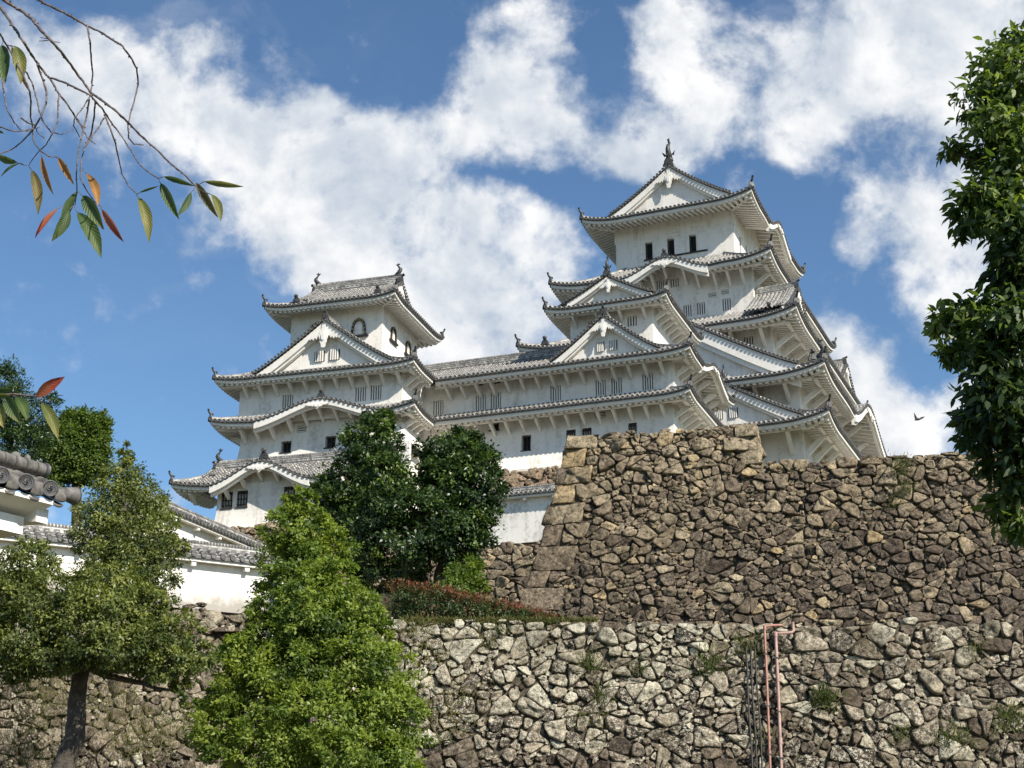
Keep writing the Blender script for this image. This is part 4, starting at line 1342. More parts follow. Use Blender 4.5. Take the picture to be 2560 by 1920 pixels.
def stone_cells(x0, x1, h0, h1, cw, ch, rnd, fill=0.9, aspect=1.35):
    """irregular stones: cells of a weighted diagram over jittered courses"""
    S = []
    h = h0 - ch
    while h < h1 + ch:
        hh = ch * rnd.uniform(.75, 1.3)
        x = x0 - cw * rnd.uniform(.2, 1.2)
        while x < x1 + cw:
            w = cw * rnd.choice([.42, .6, .8, .95, 1.15, 1.5, 1.9]) * rnd.uniform(.85, 1.15)
            S.append((x + w / 2, h + hh / 2 + rnd.uniform(-.45, .45) * ch, (w * .5) ** 2 * .55))
            x += w
        h += hh
    nb = len(S)
    for i in range(int(nb * fill)):      # small stones wedged between
        S.append((rnd.uniform(x0, x1), rnd.uniform(h0, h1), -rnd.uniform(.0, .015)))
    A = aspect
    P_ = np.array([(x / A, y) for x, y, w in S]); Wt = np.array([w / A for _, _, w in S])
    cells = []
    for i in range(len(S)):
        d = P_ - P_[i]; d2 = (d ** 2).sum(1)
        idx = np.argsort(d2)[1:26]
        r = 1.6 * max(cw, ch)
        cx, cy = P_[i]
        poly = [(cx - r, cy - r), (cx + r, cy - r), (cx + r, cy + r), (cx - r, cy + r)]
        for j in idx:
            # |x-pi|^2 - wi <= |x-pj|^2 - wj
            n = 2 * (P_[j] - P_[i]); c = (P_[j] ** 2).sum() - (P_[i] ** 2).sum() - Wt[j] + Wt[i]
            poly = clip(poly, n, c)
            if len(poly) < 3: break
        if len(poly) < 3: continue
        cells.append([(x * A, y) for x, y in poly])
    return cells


def split_cells(x0, x1, h0, h1, med, rnd, spread=.5, wedge=.16):
    """angular rubble: big irregular fields, each broken again and again by slanting joints"""
    out = []
    todo = stone_cells(x0, x1, h0, h1, 1.9, 1.5, rnd, 0.0)
    while todo:
        p = todo.pop()
        a, c = area_cent(p)
        a = abs(a)
        if a < .008: continue
        if a < med * math.exp(rnd.gauss(0, spread)) * 1.45:
            if rnd.random() < wedge and a > .06:      # a corner filled by a small stone
                i = rnd.randrange(len(p)); v = p[i]
                d = (c[0] - v[0], c[1] - v[1]); L = math.hypot(*d); n = (-d[0] / L, -d[1] / L)
                k = n[0] * v[0] + n[1] * v[1] - L * rnd.uniform(.35, .62)
                b1 = clip(p, n, k); b2 = clip(p, (-n[0], -n[1]), -k)
                for b in (b1, b2):
                    if len(b) >= 3: out.append(b)
            else:
                out.append(p)
            continue
        # cut across the longer axis, stones lie flat rather than upright
        q = np.array(p) - c; q[:, 1] *= 1.30
        u, sv, vt = np.linalg.svd(q, full_matrices=False)
        ang = math.atan2(vt[0][1], vt[0][0]) + rnd.gauss(0, .19)
        n = (math.cos(ang), math.sin(ang))
        pr = [n[0] * v[0] + n[1] * v[1] for v in p]
        k = min(pr) + (max(pr) - min(pr)) * rnd.uniform(.34, .66)
        b1 = clip(p, n, k); b2 = clip(p, (-n[0], -n[1]), -k)
        for b in (b1, b2):
            if len(b) >= 3: todo.append(b)
    def wob(v):
        return (v[0] + .10 * mnoise.noise(Vector((v[0] * 1.3, v[1] * 1.3, 7))) + .03 * mnoise.noise(Vector((v[0] * 4, v[1] * 4, 3))),
                v[1] + .10 * mnoise.noise(Vector((v[0] * 1.3, v[1] * 1.3, 21))) + .03 * mnoise.noise(Vector((v[0] * 4, v[1] * 4, 13))))
    res = []
    for p in out:
        q = []
        for i in range(len(p)):
            A = p[i]; B = p[(i + 1) % len(p)]
            q += [A, ((A[0] + B[0]) / 2, (A[1] + B[1]) / 2)] if math.hypot(A[0] - B[0], A[1] - B[1]) > .3 else [A]
        res.append([wob(v) for v in q])
    return res


def area_cent(p):
    a = cx = cy = 0
    for i in range(len(p)):
        x0, y0 = p[i]; x1, y1 = p[(i + 1) % len(p)]
        k = x0 * y1 - x1 * y0
        a += k; cx += (x0 + x1) * k; cy += (y0 + y1) * k
    if abs(a) < 1e-9: return 0, p[0]
    return a / 2, (cx / (3 * a), cy / (3 * a))


def add_stone(mb, poly, surf, rnd, gap=.022, bulge=.12, rough=.035, square=False, tint=None, lich=None):
    """one stone from its outline on the wall; surf(x, h, out) -> point"""
    a, c = area_cent(poly)
    a = abs(a)
    if a < .003: return
    size = math.sqrt(a)
    # refine the outline, pull it in by the gap, knock the corners off
    pts = []
    k = len(poly)
    for i in range(k):
        A = poly[i]; B = poly[(i + 1) % k]
        L = math.hypot(B[0] - A[0], B[1] - A[1])
        m = max(1, int(L / (.16 if not square else .22)))
        for j in range(m):
            pts.append((A[0] + (B[0] - A[0]) * j / m, A[1] + (B[1] - A[1]) * j / m))
    if len(pts) < 5:
        q = []
        for i in range(len(pts)):
            A = pts[i]; B = pts[(i + 1) % len(pts)]
            q += [A, ((A[0] + B[0]) / 2, (A[1] + B[1]) / 2)]
        pts = q
    if not square:
        n = len(pts)
        pts = [((pts[i - 1][0] + pts[i][0] * 3.4 + pts[(i + 1) % n][0]) / 5.4, (pts[i - 1][1] + pts[i][1] * 3.4 + pts[(i + 1) % n][1]) / 5.4) for i in range(n)]
    n = len(pts)
    seed = rnd.uniform(0, 900)
    g = gap * rnd.choice([.05, .2, .45, .8, 1.5])
    k0 = max(.5, 1 - 1.7 * g / size)
    e1 = rnd.uniform(.90, .96)
    rings = [(k0 * .97, -.22), (k0, -.03), (k0 * .985, bulge * .3), (k0 * e1, bulge * .82), (k0 * (e1 - .07), bulge * .97), (k0 * .62, bulge * 1.02), (k0 * .30, bulge * 1.0)]
    if square: rings = [(k0 * .99, -.25), (k0, .0), (k0 * .985, bulge * .35), (k0 * .955, bulge * .8), (k0 * .90, bulge * .95), (k0 * .6, bulge), (k0 * .3, bulge)]
    sx = rnd.gauss(0, .17); sy = rnd.gauss(0, .17)      # the face is rarely square to the wall
    bl = rnd.uniform(.55, 1.35) * min(1.0, size / .55)
    base = rnd.uniform(-.045, .045) if not square else rnd.uniform(-.01, .02)
    V = []
    for (s_, o_) in rings:
        row = []
        for (x, y) in pts:
            dx, dy = (x - c[0]) * s_, (y - c[1]) * s_
            nz = mnoise.noise(Vector((x * 2.6 + seed, y * 2.6, o_ * 4)))
            fc = mnoise.cell(Vector(((x * .8 + y * .6) * 3.2 + seed, (y * .8 - x * .6) * 3.2, seed)))
            nz2 = mnoise.noise(Vector((x * 7.7 + seed, y * 7.7 + 5, o_ * 9)))
            lat = 1 + (rough * 1.9 * nz2 + rough * .9 * mnoise.noise(Vector((x * 15 + seed, y * 15, 3)))) / size
            o2 = o_
            if o_ > 0.01: o2 = o_ * bl + base + (nz * rough * 2.0 + nz2 * rough * 1.3 + (fc - .5) * rough * 1.1) + (dx * sx + dy * sy) * min(1, o_ / bulge + .2)
            row.append(surf(c[0] + dx * lat, c[1] + dy * lat, o2))
        V.append(row)
    mid = np.array(V[-1]).mean(0)
    mb.tv = rnd.random() if tint is None else tint
    mb.lv = rnd.random() ** 1.5 if lich is None else lich
    mb.grid(np.array(V), None, 0, True, closed=True)
    o = mb.nv - n
    last = np.array(V[-1])
    F = [(i, (i + 1) % n, n) for i in range(n)]
    mb.add(np.vstack([last, mid]), F, None, 0, True)


def stone_wall(name, label, origin, e, length, H, out, cw, ch, mat_key, seed, hmin=0.0, x_left=None, cornerL=False, cornerR=False, xstart=0.0, fill=.9, ret=0.0, tintf=None, lichf=None, gap=.022, bulge=.12):
    """origin: a point of the top line at x = 0; H(x): height of the top above the foot; h measured up from the foot (z = origin.z - Hmax)"""
    rnd = random.Random(seed)
    e = np.array([e[0], e[1], 0.0]); e /= np.linalg.norm(e)
    n = np.array([e[1], -e[0], 0.0])          # outward, towards the viewer side
    Hm = max(H(x) for x in np.linspace(xstart, length, 60))
    o0 = np.array(origin, float) - np.array([0, 0, Hm])

    def surf(x, h, o):
        return o0 + e * x + n * (out(Hm - h) + o) + np.array([0, 0, h])
    t = empty(name, Vector(o0 + e * (length / 2)), 0, label, 'stone wall')
    mb = MB()
    xl = (lambda h: xstart - out(Hm - h)) if cornerL else (lambda h: xstart)
    corner = []
    if cornerL:
        h = 0; big = True
        while h < Hm - .15:
            hh = rnd.uniform(.72, .98)
            if Hm - h - hh < .5: hh = Hm - h
            w = rnd.uniform(1.25, 1.75) if big else rnd.uniform(.75, .95)
            corner.append((h, h + hh, w)); h += hh; big = not big
        for (a, b, w) in corner:
            la, lb = xl(a), xl(b)
            j = rnd.uniform(-.06, .06)
            add_stone(mb, [(la, a), (la + w + j, a), (lb + w, b), (lb, b)], surf, rnd, .030, .08, .030, True, tint=(min(1, .30 + .8 * tintf(xl(a), a / Hm, rnd)) if tintf else None), lich=rnd.random() * .7)
            if not big or True:
                # the same quoin seen on the return face
                d = 1.7 - w * .55
                def surf2(x, h_, o_): return o0 + e * (xl(h_) - o_) + n * (out(Hm - h_) - x) + np.array([0, 0, h_])
                add_stone(mb, [(0, a), (d, a), (d, b), (0, b)][::-1], surf2, rnd, .014, .05, .02, True)
    cells = split_cells(xstart - out(Hm) - .5 if cornerL else xstart, length, hmin, Hm, cw * ch * .66, rnd)
    for p in cells:
        a, c = area_cent(p)
        if c[1] < hmin - .3 or c[0] > length + .5 or c[0] < xl(c[1]) - .3: continue
        top = H(c[0]) + rnd.uniform(-.10, .10)
        p = clip(p, (0, 1), top)
        if len(p) < 3: continue
        a, c = area_cent(p)
        if abs(a) < .02: continue
        p = clip(p, (1, 0), length)
        if len(p) < 3: continue
        if cornerL:
            lim = None
            for (ha, hb, w) in corner:
                if ha - .12 < c[1] < hb + .12:
                    l_ = xl((ha + hb) / 2) + w
                    if lim is None or (ha <= c[1] <= hb): lim = l_
            ys = [q[1] for q in p]
            for (ha, hb, w) in corner:
                if min(ys) < hb - .08 and max(ys) > ha + .08:
                    l_ = xl((ha + hb) / 2) + w
                    if ha <= c[1] <= hb and c[0] > l_ - .5: p = clip(p, (-1, 0), -l_)
                    elif min(q[0] for q in p) > l_ - .03: continue
                    else: p = clip(p, (0, 1), ha) if c[1] < ha else (clip(p, (0, -1), -hb) if c[1] > hb else [])
                if len(p) < 3: break
            if len(p) < 3: continue
        else:
            p = clip(p, (-1, 0), -xstart)
            if len(p) < 3: continue
        if len(p) < 3: continue
        a, c = area_cent(p)
        if a < 0: p = p[::-1]
        add_stone(mb, p, surf, rnd, gap, bulge, .035, False, tint=(tintf(c[0], c[1] / Hm, rnd) if tintf else None), lich=(lichf(c[0], c[1] / Hm, rnd) if lichf else None))
    # small stones wedged where the joints meet
    vs = [v for p in cells for v in p]
    rnd.shuffle(vs)
    for (vx, vy) in vs[:int(len(cells) * 1.25)]:
        if not (xl(max(0, vy)) + (1.0 if cornerL else .1) < vx < length - .1) or not (hmin < vy < H(vx) - .12): continue
        r = rnd.uniform(.045, .12); a0 = rnd.uniform(0, 6.28); m = rnd.randint(5, 7)
        poly = [(vx + r * rnd.uniform(.75, 1.25) * 1.25 * math.cos(a0 + 6.283 * i / m), vy + r * rnd.uniform(.7, 1.1) * math.sin(a0 + 6.283 * i / m)) for i in range(m)]
        add_stone(mb, poly, surf, rnd, .004, .075, .015, False, tint=min(1, rnd.uniform(.25, .95)), lich=rnd.random())
    mb.build('stone_facing', M[mat_key], t, 0, attrs=True).location = -Vector(t.location)
    # earth core behind the stones
    cb = MB()
    xs = np.linspace(xstart, length, 40); hs = np.linspace(0, 1, 9)
    G = []
    for hh in hs:
        row = []
        for x in xs:
            h = hh * (H(x) - .12)
            xx = x if not (cornerL and x == xs[0]) else xl(h) + .1
            row.append(surf(xx, h, -.075))
        G.append(row)
    G.append([surf(x, H(x) - .14, -1.6 - out(Hm - H(x))) for x in xs])
    cb.grid(np.array(G), None, 0, False)
    if cornerL:
        G = [[surf(xl(h) + .12, h, -.13 - d) for d in np.linspace(0, ret, 5)] for h in np.linspace(0, Hm - .12, 9)]
        cb.grid(np.array(G)[:, ::-1], None, 0, False)
    cb.build('earth_core', M['earth'], t, 0).location = -Vector(t.location)
    return t, surf


M['earth'] = m_simple('earth_between_stones', (0.030, 0.024, 0.016), (0.10, 0.08, 0.052), 9, 0.95, .6, .05)
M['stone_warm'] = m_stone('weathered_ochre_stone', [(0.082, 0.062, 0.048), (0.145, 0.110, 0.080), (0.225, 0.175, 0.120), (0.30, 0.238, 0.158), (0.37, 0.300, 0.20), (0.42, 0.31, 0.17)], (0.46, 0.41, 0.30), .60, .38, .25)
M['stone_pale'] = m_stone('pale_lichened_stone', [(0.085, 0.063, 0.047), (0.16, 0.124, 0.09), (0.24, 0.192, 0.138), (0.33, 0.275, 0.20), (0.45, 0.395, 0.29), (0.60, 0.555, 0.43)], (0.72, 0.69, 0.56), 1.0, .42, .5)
M['stone_tan'] = m_stone('tan_base_stone', [(0.22, 0.16, 0.11), (0.30, 0.22, 0.15), (0.36, 0.27, 0.18), (0.40, 0.29, 0.19)], (0.45, 0.40, 0.31), .3, .2)

# upper wall with squared quoins; its left end stands higher than the rest
psi = R(11.5)
UE = (math.cos(psi), -math.sin(psi))


def UH(x):
    return 9.2 if x < 7.0 else 7.55 + .07 * math.sin(x * 1.7)


def utint(x, hf, rnd):
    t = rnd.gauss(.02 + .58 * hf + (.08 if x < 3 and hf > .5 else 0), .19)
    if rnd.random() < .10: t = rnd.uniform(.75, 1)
    return min(1, max(0, t))


ubat = lambda d: .16 * max(d, 0) + .011 * max(d, 0) ** 2
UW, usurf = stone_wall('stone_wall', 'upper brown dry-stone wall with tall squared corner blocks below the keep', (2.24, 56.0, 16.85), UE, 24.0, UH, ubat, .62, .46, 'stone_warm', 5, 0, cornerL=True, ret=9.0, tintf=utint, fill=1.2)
# squared end stones and side face of the raised part
mb = MB(); rnd = random.Random(77)
e3 = np.array([UE[0], UE[1], 0]); n3_ = np.array([UE[1], -UE[0], 0.0])
o0 = np.array((2.24, 56.0, 16.85 - 9.2))


def rs(x, h, o): return o0 + e3 * (7.60 + .04 * (9.2 - h) + o) + n3_ * (ubat(9.2 - h) - x) + np.array([0, 0, h])


def fs_(x, h, o): return o0 + e3 * x + n3_ * (ubat(9.2 - h) + o) + np.array([0, 0, h])


hh = [7.5, 8.10, 8.72, 9.28]
for i in range(3):
    a, b = hh[i], hh[i + 1]
    w = (.75, 1.35, .85)[i]
    xr_ = 7.60 + .04 * (9.2 - (a + b) / 2)
    add_stone(mb, [(xr_ - w, a), (xr_, a), (xr_, b), (xr_ - w, b)], fs_, rnd, .012, .09, .02, True, tint=rnd.uniform(.66, .84), lich=.8)
    d = (1.5, .9, 1.4)[i]
    add_stone(mb, [(0, a), (d, a), (d, b), (0, b)], rs, rnd, .012, .05, .02, True, tint=rnd.uniform(.75, .86), lich=.6)
    add_stone(mb, [(d, a), (2.2, a), (2.2, b), (d, b)], rs, rnd, .012, .05, .03, True, tint=rnd.uniform(.4, .7), lich=.2)
mb.build('corner_blocks', M['stone_warm'], UW, 0, attrs=True).location = -Vector(UW.location)

# lower wall, across the whole foot of the picture
def ltint(x, hf, rnd):
    xx = x - 8.0
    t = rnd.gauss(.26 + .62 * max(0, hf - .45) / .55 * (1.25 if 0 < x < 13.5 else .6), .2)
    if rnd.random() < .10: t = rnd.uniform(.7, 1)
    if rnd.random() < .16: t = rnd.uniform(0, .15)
    return min(1, max(0, t))


def llich(x, hf, rnd):
    return min(1, max(0, rnd.gauss(.25 + (.70 if 0 < x < 13.5 and hf > .58 else .18), .28)))


lbat = lambda d: .17 * max(d, 0) + .006 * max(d, 0) ** 2
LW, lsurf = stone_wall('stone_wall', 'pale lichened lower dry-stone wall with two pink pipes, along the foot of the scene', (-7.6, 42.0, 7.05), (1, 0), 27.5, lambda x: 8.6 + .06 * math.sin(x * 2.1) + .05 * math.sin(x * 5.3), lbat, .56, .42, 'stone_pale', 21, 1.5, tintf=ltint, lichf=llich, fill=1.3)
dl = np.array([.855, .518])
BW, bsurf = stone_wall('stone_wall', 'overgrown grey stone wall under the white wall at the left, behind the trees', (-20.3, 35.75, 7.55), dl, 15.2, lambda x: 9.1 + .08 * math.sin(x * 3), lbat, .52, .40, 'stone_pale', 33, 2.5, tintf=lambda x, hf, r: min(1, max(0, r.gauss(.35, .2))), lichf=lambda x, hf, r: r.random() * .6, fill=1.2)

# walls in the frame of the turrets
NY = .369


def Nw(a, b, z): return np.array([6.819 + a * math.cos(NY) + b * math.sin(NY), 80.479 - a * math.sin(NY) + b * math.cos(NY), z])


def Iw(a, b, z): return np.array([-9.722 + a * math.cos(.288) + b * math.sin(.288), 83.499 - a * math.sin(.288) + b * math.cos(.288), z])


NE = (math.cos(NY), -math.sin(NY)); IE = (math.cos(.288), -math.sin(.288))
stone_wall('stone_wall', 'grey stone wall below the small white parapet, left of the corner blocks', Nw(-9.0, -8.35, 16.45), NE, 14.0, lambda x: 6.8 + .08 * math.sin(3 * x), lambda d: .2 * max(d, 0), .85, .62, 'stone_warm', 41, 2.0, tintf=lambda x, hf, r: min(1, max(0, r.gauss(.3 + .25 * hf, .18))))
stone_wall('stone_wall', 'tan stone base under the long white corridor', Nw(-12.6, -4.72, 21.52), NE, 17.2, lambda x: 5.4 + .05 * math.sin(4 * x), lambda d: .22 * max(d, 0), .75, .55, 'stone_tan', 43, 2.2)
stone_wall('stone_wall', 'tan stone base under the annex of the left turret', Iw(-5.2, -7.50, 18.15), IE, 11.5, lambda x: 5.0 + .06 * math.sin(4 * x), lambda d: .22 * max(d, 0), .8, .58, 'stone_tan', 47, 1.5)


# ================================================================== small tile-capped plaster walls
def capped_wall(name, label, A, B, z0, z1, thick=.5, tile_pitch=.27, face=1, eave=.42, ports=(), stain='plaster_worn', bracket=1.6):
    """white plaster wall with a little tiled gable roof; A, B: ground ends; face +1: viewer is on the right of A->B"""
    A = np.array(A, float); B = np.array(B, float)
    L = float(np.linalg.norm(B - A)); e = (B - A) / L
    t = Thing(name, A[0], A[1], z0, -math.atan2(e[1], e[0]), label, 'plaster wall')
    fr = Fr((0, 0), (1, 0))
    h = z1 - z0 - .52          # plaster height; the roof sits on it
    mb = MB()
    xs = [0.0]
    hs = []
    for (x, za, zb, w) in ports: hs.append((x - w / 2, x + w / 2, z0 + za, z0 + zb))
    X = sorted(set([0, L] + [v for q in hs for v in q[:2]] + list(np.linspace(0, L, int(L / 1.2) + 1))))
    Zs = sorted(set([z0, z0 + h] + [v for q in hs for v in q[2:]]))
    for i in range(len(X) - 1):
        for j in range(len(Zs) - 1):
            xm = (X[i] + X[i + 1]) / 2; zm = (Zs[j] + Zs[j + 1]) / 2
            if any(q[0] < xm < q[1] and q[2] < zm < q[3] for q in hs): continue
            mb.add([(X[i], 0, Zs[j]), (X[i + 1], 0, Zs[j]), (X[i + 1], 0, Zs[j + 1]), (X[i], 0, Zs[j + 1])], [(0, 1, 2, 3)])
    for q in hs:
        a, b, c, d = q; r = .22
        for (p0, p1) in (((a, c), (b, c)), ((b, c), (b, d)), ((b, d), (a, d)), ((a, d), (a, c))):
            mb.add([(p0[0], 0, p0[1]), (p1[0], 0, p1[1]), (p1[0], r, p1[1]), (p0[0], r, p0[1])], [(0, 1, 2, 3)])
        mb.add([(a, r, c), (b, r, c), (b, r, d), (a, r, d)], [(0, 1, 2, 3)])
    mb.add([(0, thick, z0), (L, thick, z0), (L, thick, z0 + h), (0, thick, z0 + h)], [(3, 2, 1, 0)])
    for x in (0, L): mb.add([(x, 0, z0), (x, thick, z0), (x, thick, z0 + h), (x, 0, z0 + h)], [(0, 1, 2, 3)])
    mb.build('plaster_face', M[stain], t.root, z0)
    mid = thick / 2
    rf = MB(); un = MB()
    for sg in (-1, 1):
        y0 = mid + sg * (mid + eave); ze = z0 + h + .10; zr = z0 + h + .42
        y = np.linspace(y0, mid, 5); z = ze + (zr - ze) * np.linspace(0, 1, 5) ** 1.1
        xs = np.linspace(0, L, int(L / .5) + 2)
        G = np.array([[(x, a, b) for x in xs] for a, b in zip(y, z)])
        rf.grid(G, np.stack(np.broadcast_arrays(xs[None, :], np.abs(y - y0)[:, None]), -1), 0, True)
        k = int(L / tile_pitch)
        for i in range(k):
            x = (i + .5) * L / k
            rf.halftube([(x, a, b + .02) for a, b in zip(y, z)], (1, 0, 0), .078, 5, 0, cap=False, v0=random.random() * .2)
            rf.disc((x, y0, ze + .015), (0, sg, 0), .088, .04, 8, 1)
        rf.grid([[(0, y0, ze), (L, y0, ze)], [(0, y0, ze - .09), (L, y0, ze - .09)], [(0, y0 - sg * .08, ze - .09), (L, y0 - sg * .08, ze - .09)]], None, 1)
        # white board and sloping underside
        y1 = y0 - sg * .07; y2 = mid + sg * mid
        un.grid([[(0, y1, ze - .06), (L, y1, ze - .06)], [(0, y1, ze - .18), (L, y1, ze - .18)], [(0, y2 + sg * .01, ze - .16), (L, y2 + sg * .01, ze - .16)]], None, 0)
        n = max(1, int(L / bracket))
        for i in range(n):
            x = (i + .5) * L / n
            a, b = sorted((y1 - sg * .04, y2))
            un.box(x - .07, x + .07, a, b, ze - .31, ze - .17)
    ro = rf.build('roof', [M['tile'], M['tile_end']], t.root, z0)
    o = un.build('soffit', M['plaster_trim'], ro, 0); fix(o, t)
    ridge_bar(t, ro, [(x, mid, z0 + h + .40) for x in np.linspace(0, L, 4)], .10, .16)
    return t


a_, b_ = Nw(-9.0, -8.2, 0), Nw(4.0, -8.2, 0)
capped_wall('plaster_wall', 'low white parapet with a tiled cap between the dark tree and the stone corner', a_[:2], b_[:2], 16.45, 19.42, ports=[(6.85, .95, 1.25, .26), (8.85, .80, 1.18, .26)], eave=.45)
pa = np.array([-20.3, 35.75]) + np.array([-dl[1], dl[0]]) * .55
capped_wall('plaster_wall', 'sunlit white tile-capped wall with a mouldy foot, above the grey stones at left', pa, pa + dl * 15.3, 7.50, 9.50, eave=.34, tile_pitch=.30, stain='plaster_mould')
capped_wall('plaster_wall', 'white tile-capped wall running back from the left trees towards the annex', (-14.2, 52.4), (-9.2, 67.0), 10.6, 13.75, eave=.40)
# ================================================================== ground
M['soil'] = m_simple('terrace_grass_and_soil', (0.05, 0.055, 0.02), (0.12, 0.10, 0.05), 1.5, 0.95, .5, .1)
M['grass'] = m_leaf('dry_grass', [(0.0, (0.055, 0.075, 0.018)), (0.5, (0.10, 0.12, 0.035)), (1.0, (0.20, 0.16, 0.06))], .3, .7, .2)
g = MB()
g.grid([[(-3000, -3000, -1.6), (3000, -3000, -1.6)], [(-3000, 3000, -1.6), (3000, 3000, -1.6)]])
tag(g.build('ground', M['soil']), None, None, None, 'structure')
g = MB()     # terraces that carry the walls and the castle
rows = [(42.35, 6.75, 6.75), (46, 6.9, 6.8), (53, 8.6, 7.4), (56.2, 9.2, 7.6), (64, 9.6, 12.0), (72.4, 9.8, 14.0), (74.5, 16.3, 15.0), (78, 16.3, 16.5), (90, 17.8, 18.0), (130, 17.8, 18.0), (170, -1.5, -1.5)]
xs = np.linspace(-40, 70, 34)
G = []
for y, zl, zr in rows:
    G.append([(x, y - ((min(max(x, -14), 20) - 4) * .39 if 60 < y < 80 else 0), (zl if x < 3 else zr) - (0 if -24 < x < 45 else min(8, .6 * max(-24 - x, x - 45)))) for x in xs])
g.grid(np.array(G))
tag(g.build('terrace', M['soil']), None, None, None, 'structure')


# ================================================================== vegetation
HEX = False      # six-sided leaves for the tree close to the viewer


def leaf_cloud(mb, pos, nrm, axis, size, width, rng, tint):
    """many small folded leaves: pos (N,3), nrm (N,3), axis (N,3)"""
    N = len(pos)
    ax = axis / (np.linalg.norm(axis, axis=1)[:, None] + 1e-9)
    sd = np.cross(nrm, ax); sd /= np.linalg.norm(sd, axis=1)[:, None] + 1e-9
    up = np.cross(ax, sd)
    L = size[:, None]; W = (size * width)[:, None]
    v0 = pos; v1 = pos + ax * L * .45 + sd * W * .5 + up * W * .18; v2 = pos + ax * L - up * L * .10; v3 = pos + ax * L * .45 - sd * W * .5 + up * W * .18
    if HEX:
        q = lambda t, w, u: pos + ax * L * t + sd * W * w + up * W * u
        V = np.stack([v0, q(.25, .42, .14), q(.60, .42, .12), q(1.0, 0, -.25), q(.60, -.42, .12), q(.25, -.42, .14)], 1).reshape(-1, 3)
        return V, tint
    V = np.stack([v0, v1, v2, v3], 1).reshape(-1, 3)
    return V, tint


class Leaves:
    def __init__(s): s.V = []; s.T = []

    def add(s, pos, nrm, axis, size, width, tint):
        V, t = leaf_cloud(None, pos, nrm, axis, size, width, None, tint)
        s.V.append(V); s.T.append(t)

    def build(s, name, m, parent, loc):
        V = np.vstack(s.V) - np.array(loc); T_ = np.concatenate(s.T)
        k = 6 if HEX else 4
        N = len(V) // k
        me = bpy.data.meshes.new(name)
        me.vertices.add(len(V)); me.vertices.foreach_set('co', V.ravel())
        me.loops.add(N * k); me.polygons.add(N)
        me.loops.foreach_set('vertex_index', np.arange(N * k, dtype=np.int32))
        me.polygons.foreach_set('loop_start', np.arange(0, N * k, k, dtype=np.int32))
        me.polygons.foreach_set('loop_total', np.full(N, k, dtype=np.int32))
        me.update(calc_edges=True)
        a = me.attributes.new('tint', 'FLOAT', 'FACE'); a.data.foreach_set('value', T_)
        me.materials.append(m)
        o = bpy.data.objects.new(name, me); COL.objects.link(o)
        o.parent = parent
        return o


def unit(rng, n):
    v = rng.normal(size=(n, 3)); return v / np.linalg.norm(v, axis=1)[:, None]


def crown_blob(lv, c, r, n, rng, size=.11, width=.5, clump=.20, per=45, droop=.2, tint=.5, tspread=.18, shell=(.55, 1.0), upb=.55, sprig=0.12):
    """leaves of one bough: clumps of leaves spread through the outer part of an ellipsoid"""
    r = np.array(r, float); c = np.array(c, float)
    nc = max(3, n // per)
    d = unit(rng, nc)
    rad = rng.uniform(shell[0], shell[1], nc) ** .7
    rad = np.where(rng.random(nc) < sprig, rad * rng.uniform(1.0, 1.22, nc), rad)
    cc = c + d * rad[:, None] * r
    cs = clump * rng.uniform(.55, 1.35, nc) * float(np.mean(r))
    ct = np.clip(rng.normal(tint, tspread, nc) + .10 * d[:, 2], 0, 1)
    k = per
    off = rng.normal(size=(nc, k, 3)) * np.array([.55, .55, .40])
    pos = cc[:, None, :] + off * cs[:, None, None]
    outd = d[:, None, :] * .6 + off * .5
    ax = outd + rng.normal(size=(nc, k, 3)) * .75 + np.array([0, 0, -droop])
    nm = np.array([0, 0, upb]) + d[:, None, :] * .85 + rng.normal(size=(nc, k, 3)) * .42
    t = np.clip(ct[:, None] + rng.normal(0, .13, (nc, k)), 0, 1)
    sz = size * rng.uniform(.65, 1.25, (nc, k))
    lv.add(pos.reshape(-1, 3), nm.reshape(-1, 3), ax.reshape(-1, 3), sz.ravel(), width, t.ravel())


def limb(mb, pts, r0, r1, n=7, wob=.04, seed=0):
    pts = [np.array(p, float) for p in pts]
    out = []
    for i in range(len(pts) - 1):
        for t in np.linspace(0, 1, 5)[:-1]:
            out.append(pts[i] * (1 - t) + pts[i + 1] * t)
    out.append(pts[-1])
    out = np.array(out)
    for _ in range(2):
        out[1:-1] = (out[:-2] + 2 * out[1:-1] + out[2:]) / 4
    k = len(out)
    for i in range(k):
        out[i] += wob * np.array(mnoise.noise_vector(Vector((i * .6 + seed, seed * 3.1, 1)))) * (1 if 0 < i else 0)
    mb.tube(out, np.linspace(r0, r1, k), n, 0)


M['bark'] = m_simple('grey_bark', (0.035, 0.028, 0.022), (0.11, 0.09, 0.07), 9, 0.9, .9, .05)
M['twig'] = m_simple('cherry_twig_bark', (0.035, 0.022, 0.020), (0.20, 0.16, 0.14), 55, 0.7, .5, .01)
M['leaf_dark'] = m_leaf('dark_evergreen_leaf', [(0.0, (0.016, 0.034, 0.012)), (0.5, (0.036, 0.072, 0.018)), (1.0, (0.12, 0.18, 0.032))], .22, .42, .5)
M['leaf_bright'] = m_leaf('bright_green_leaf', [(0.0, (0.050, 0.085, 0.016)), (0.5, (0.120, 0.178, 0.030)), (1.0, (0.26, 0.32, 0.060))], .42, .5, .35)
M['leaf_olive'] = m_leaf('olive_green_leaf', [(0.0, (0.042, 0.062, 0.018)), (0.5, (0.105, 0.135, 0.034)), (1.0, (0.25, 0.27, 0.07))], .32, .5, .4)
M['leaf_camphor'] = m_leaf('glossy_camphor_leaf', [(0.0, (0.034, 0.058, 0.016)), (0.55, (0.080, 0.125, 0.030)), (1.0, (0.27, 0.33, 0.08))], .45, .45, .5)
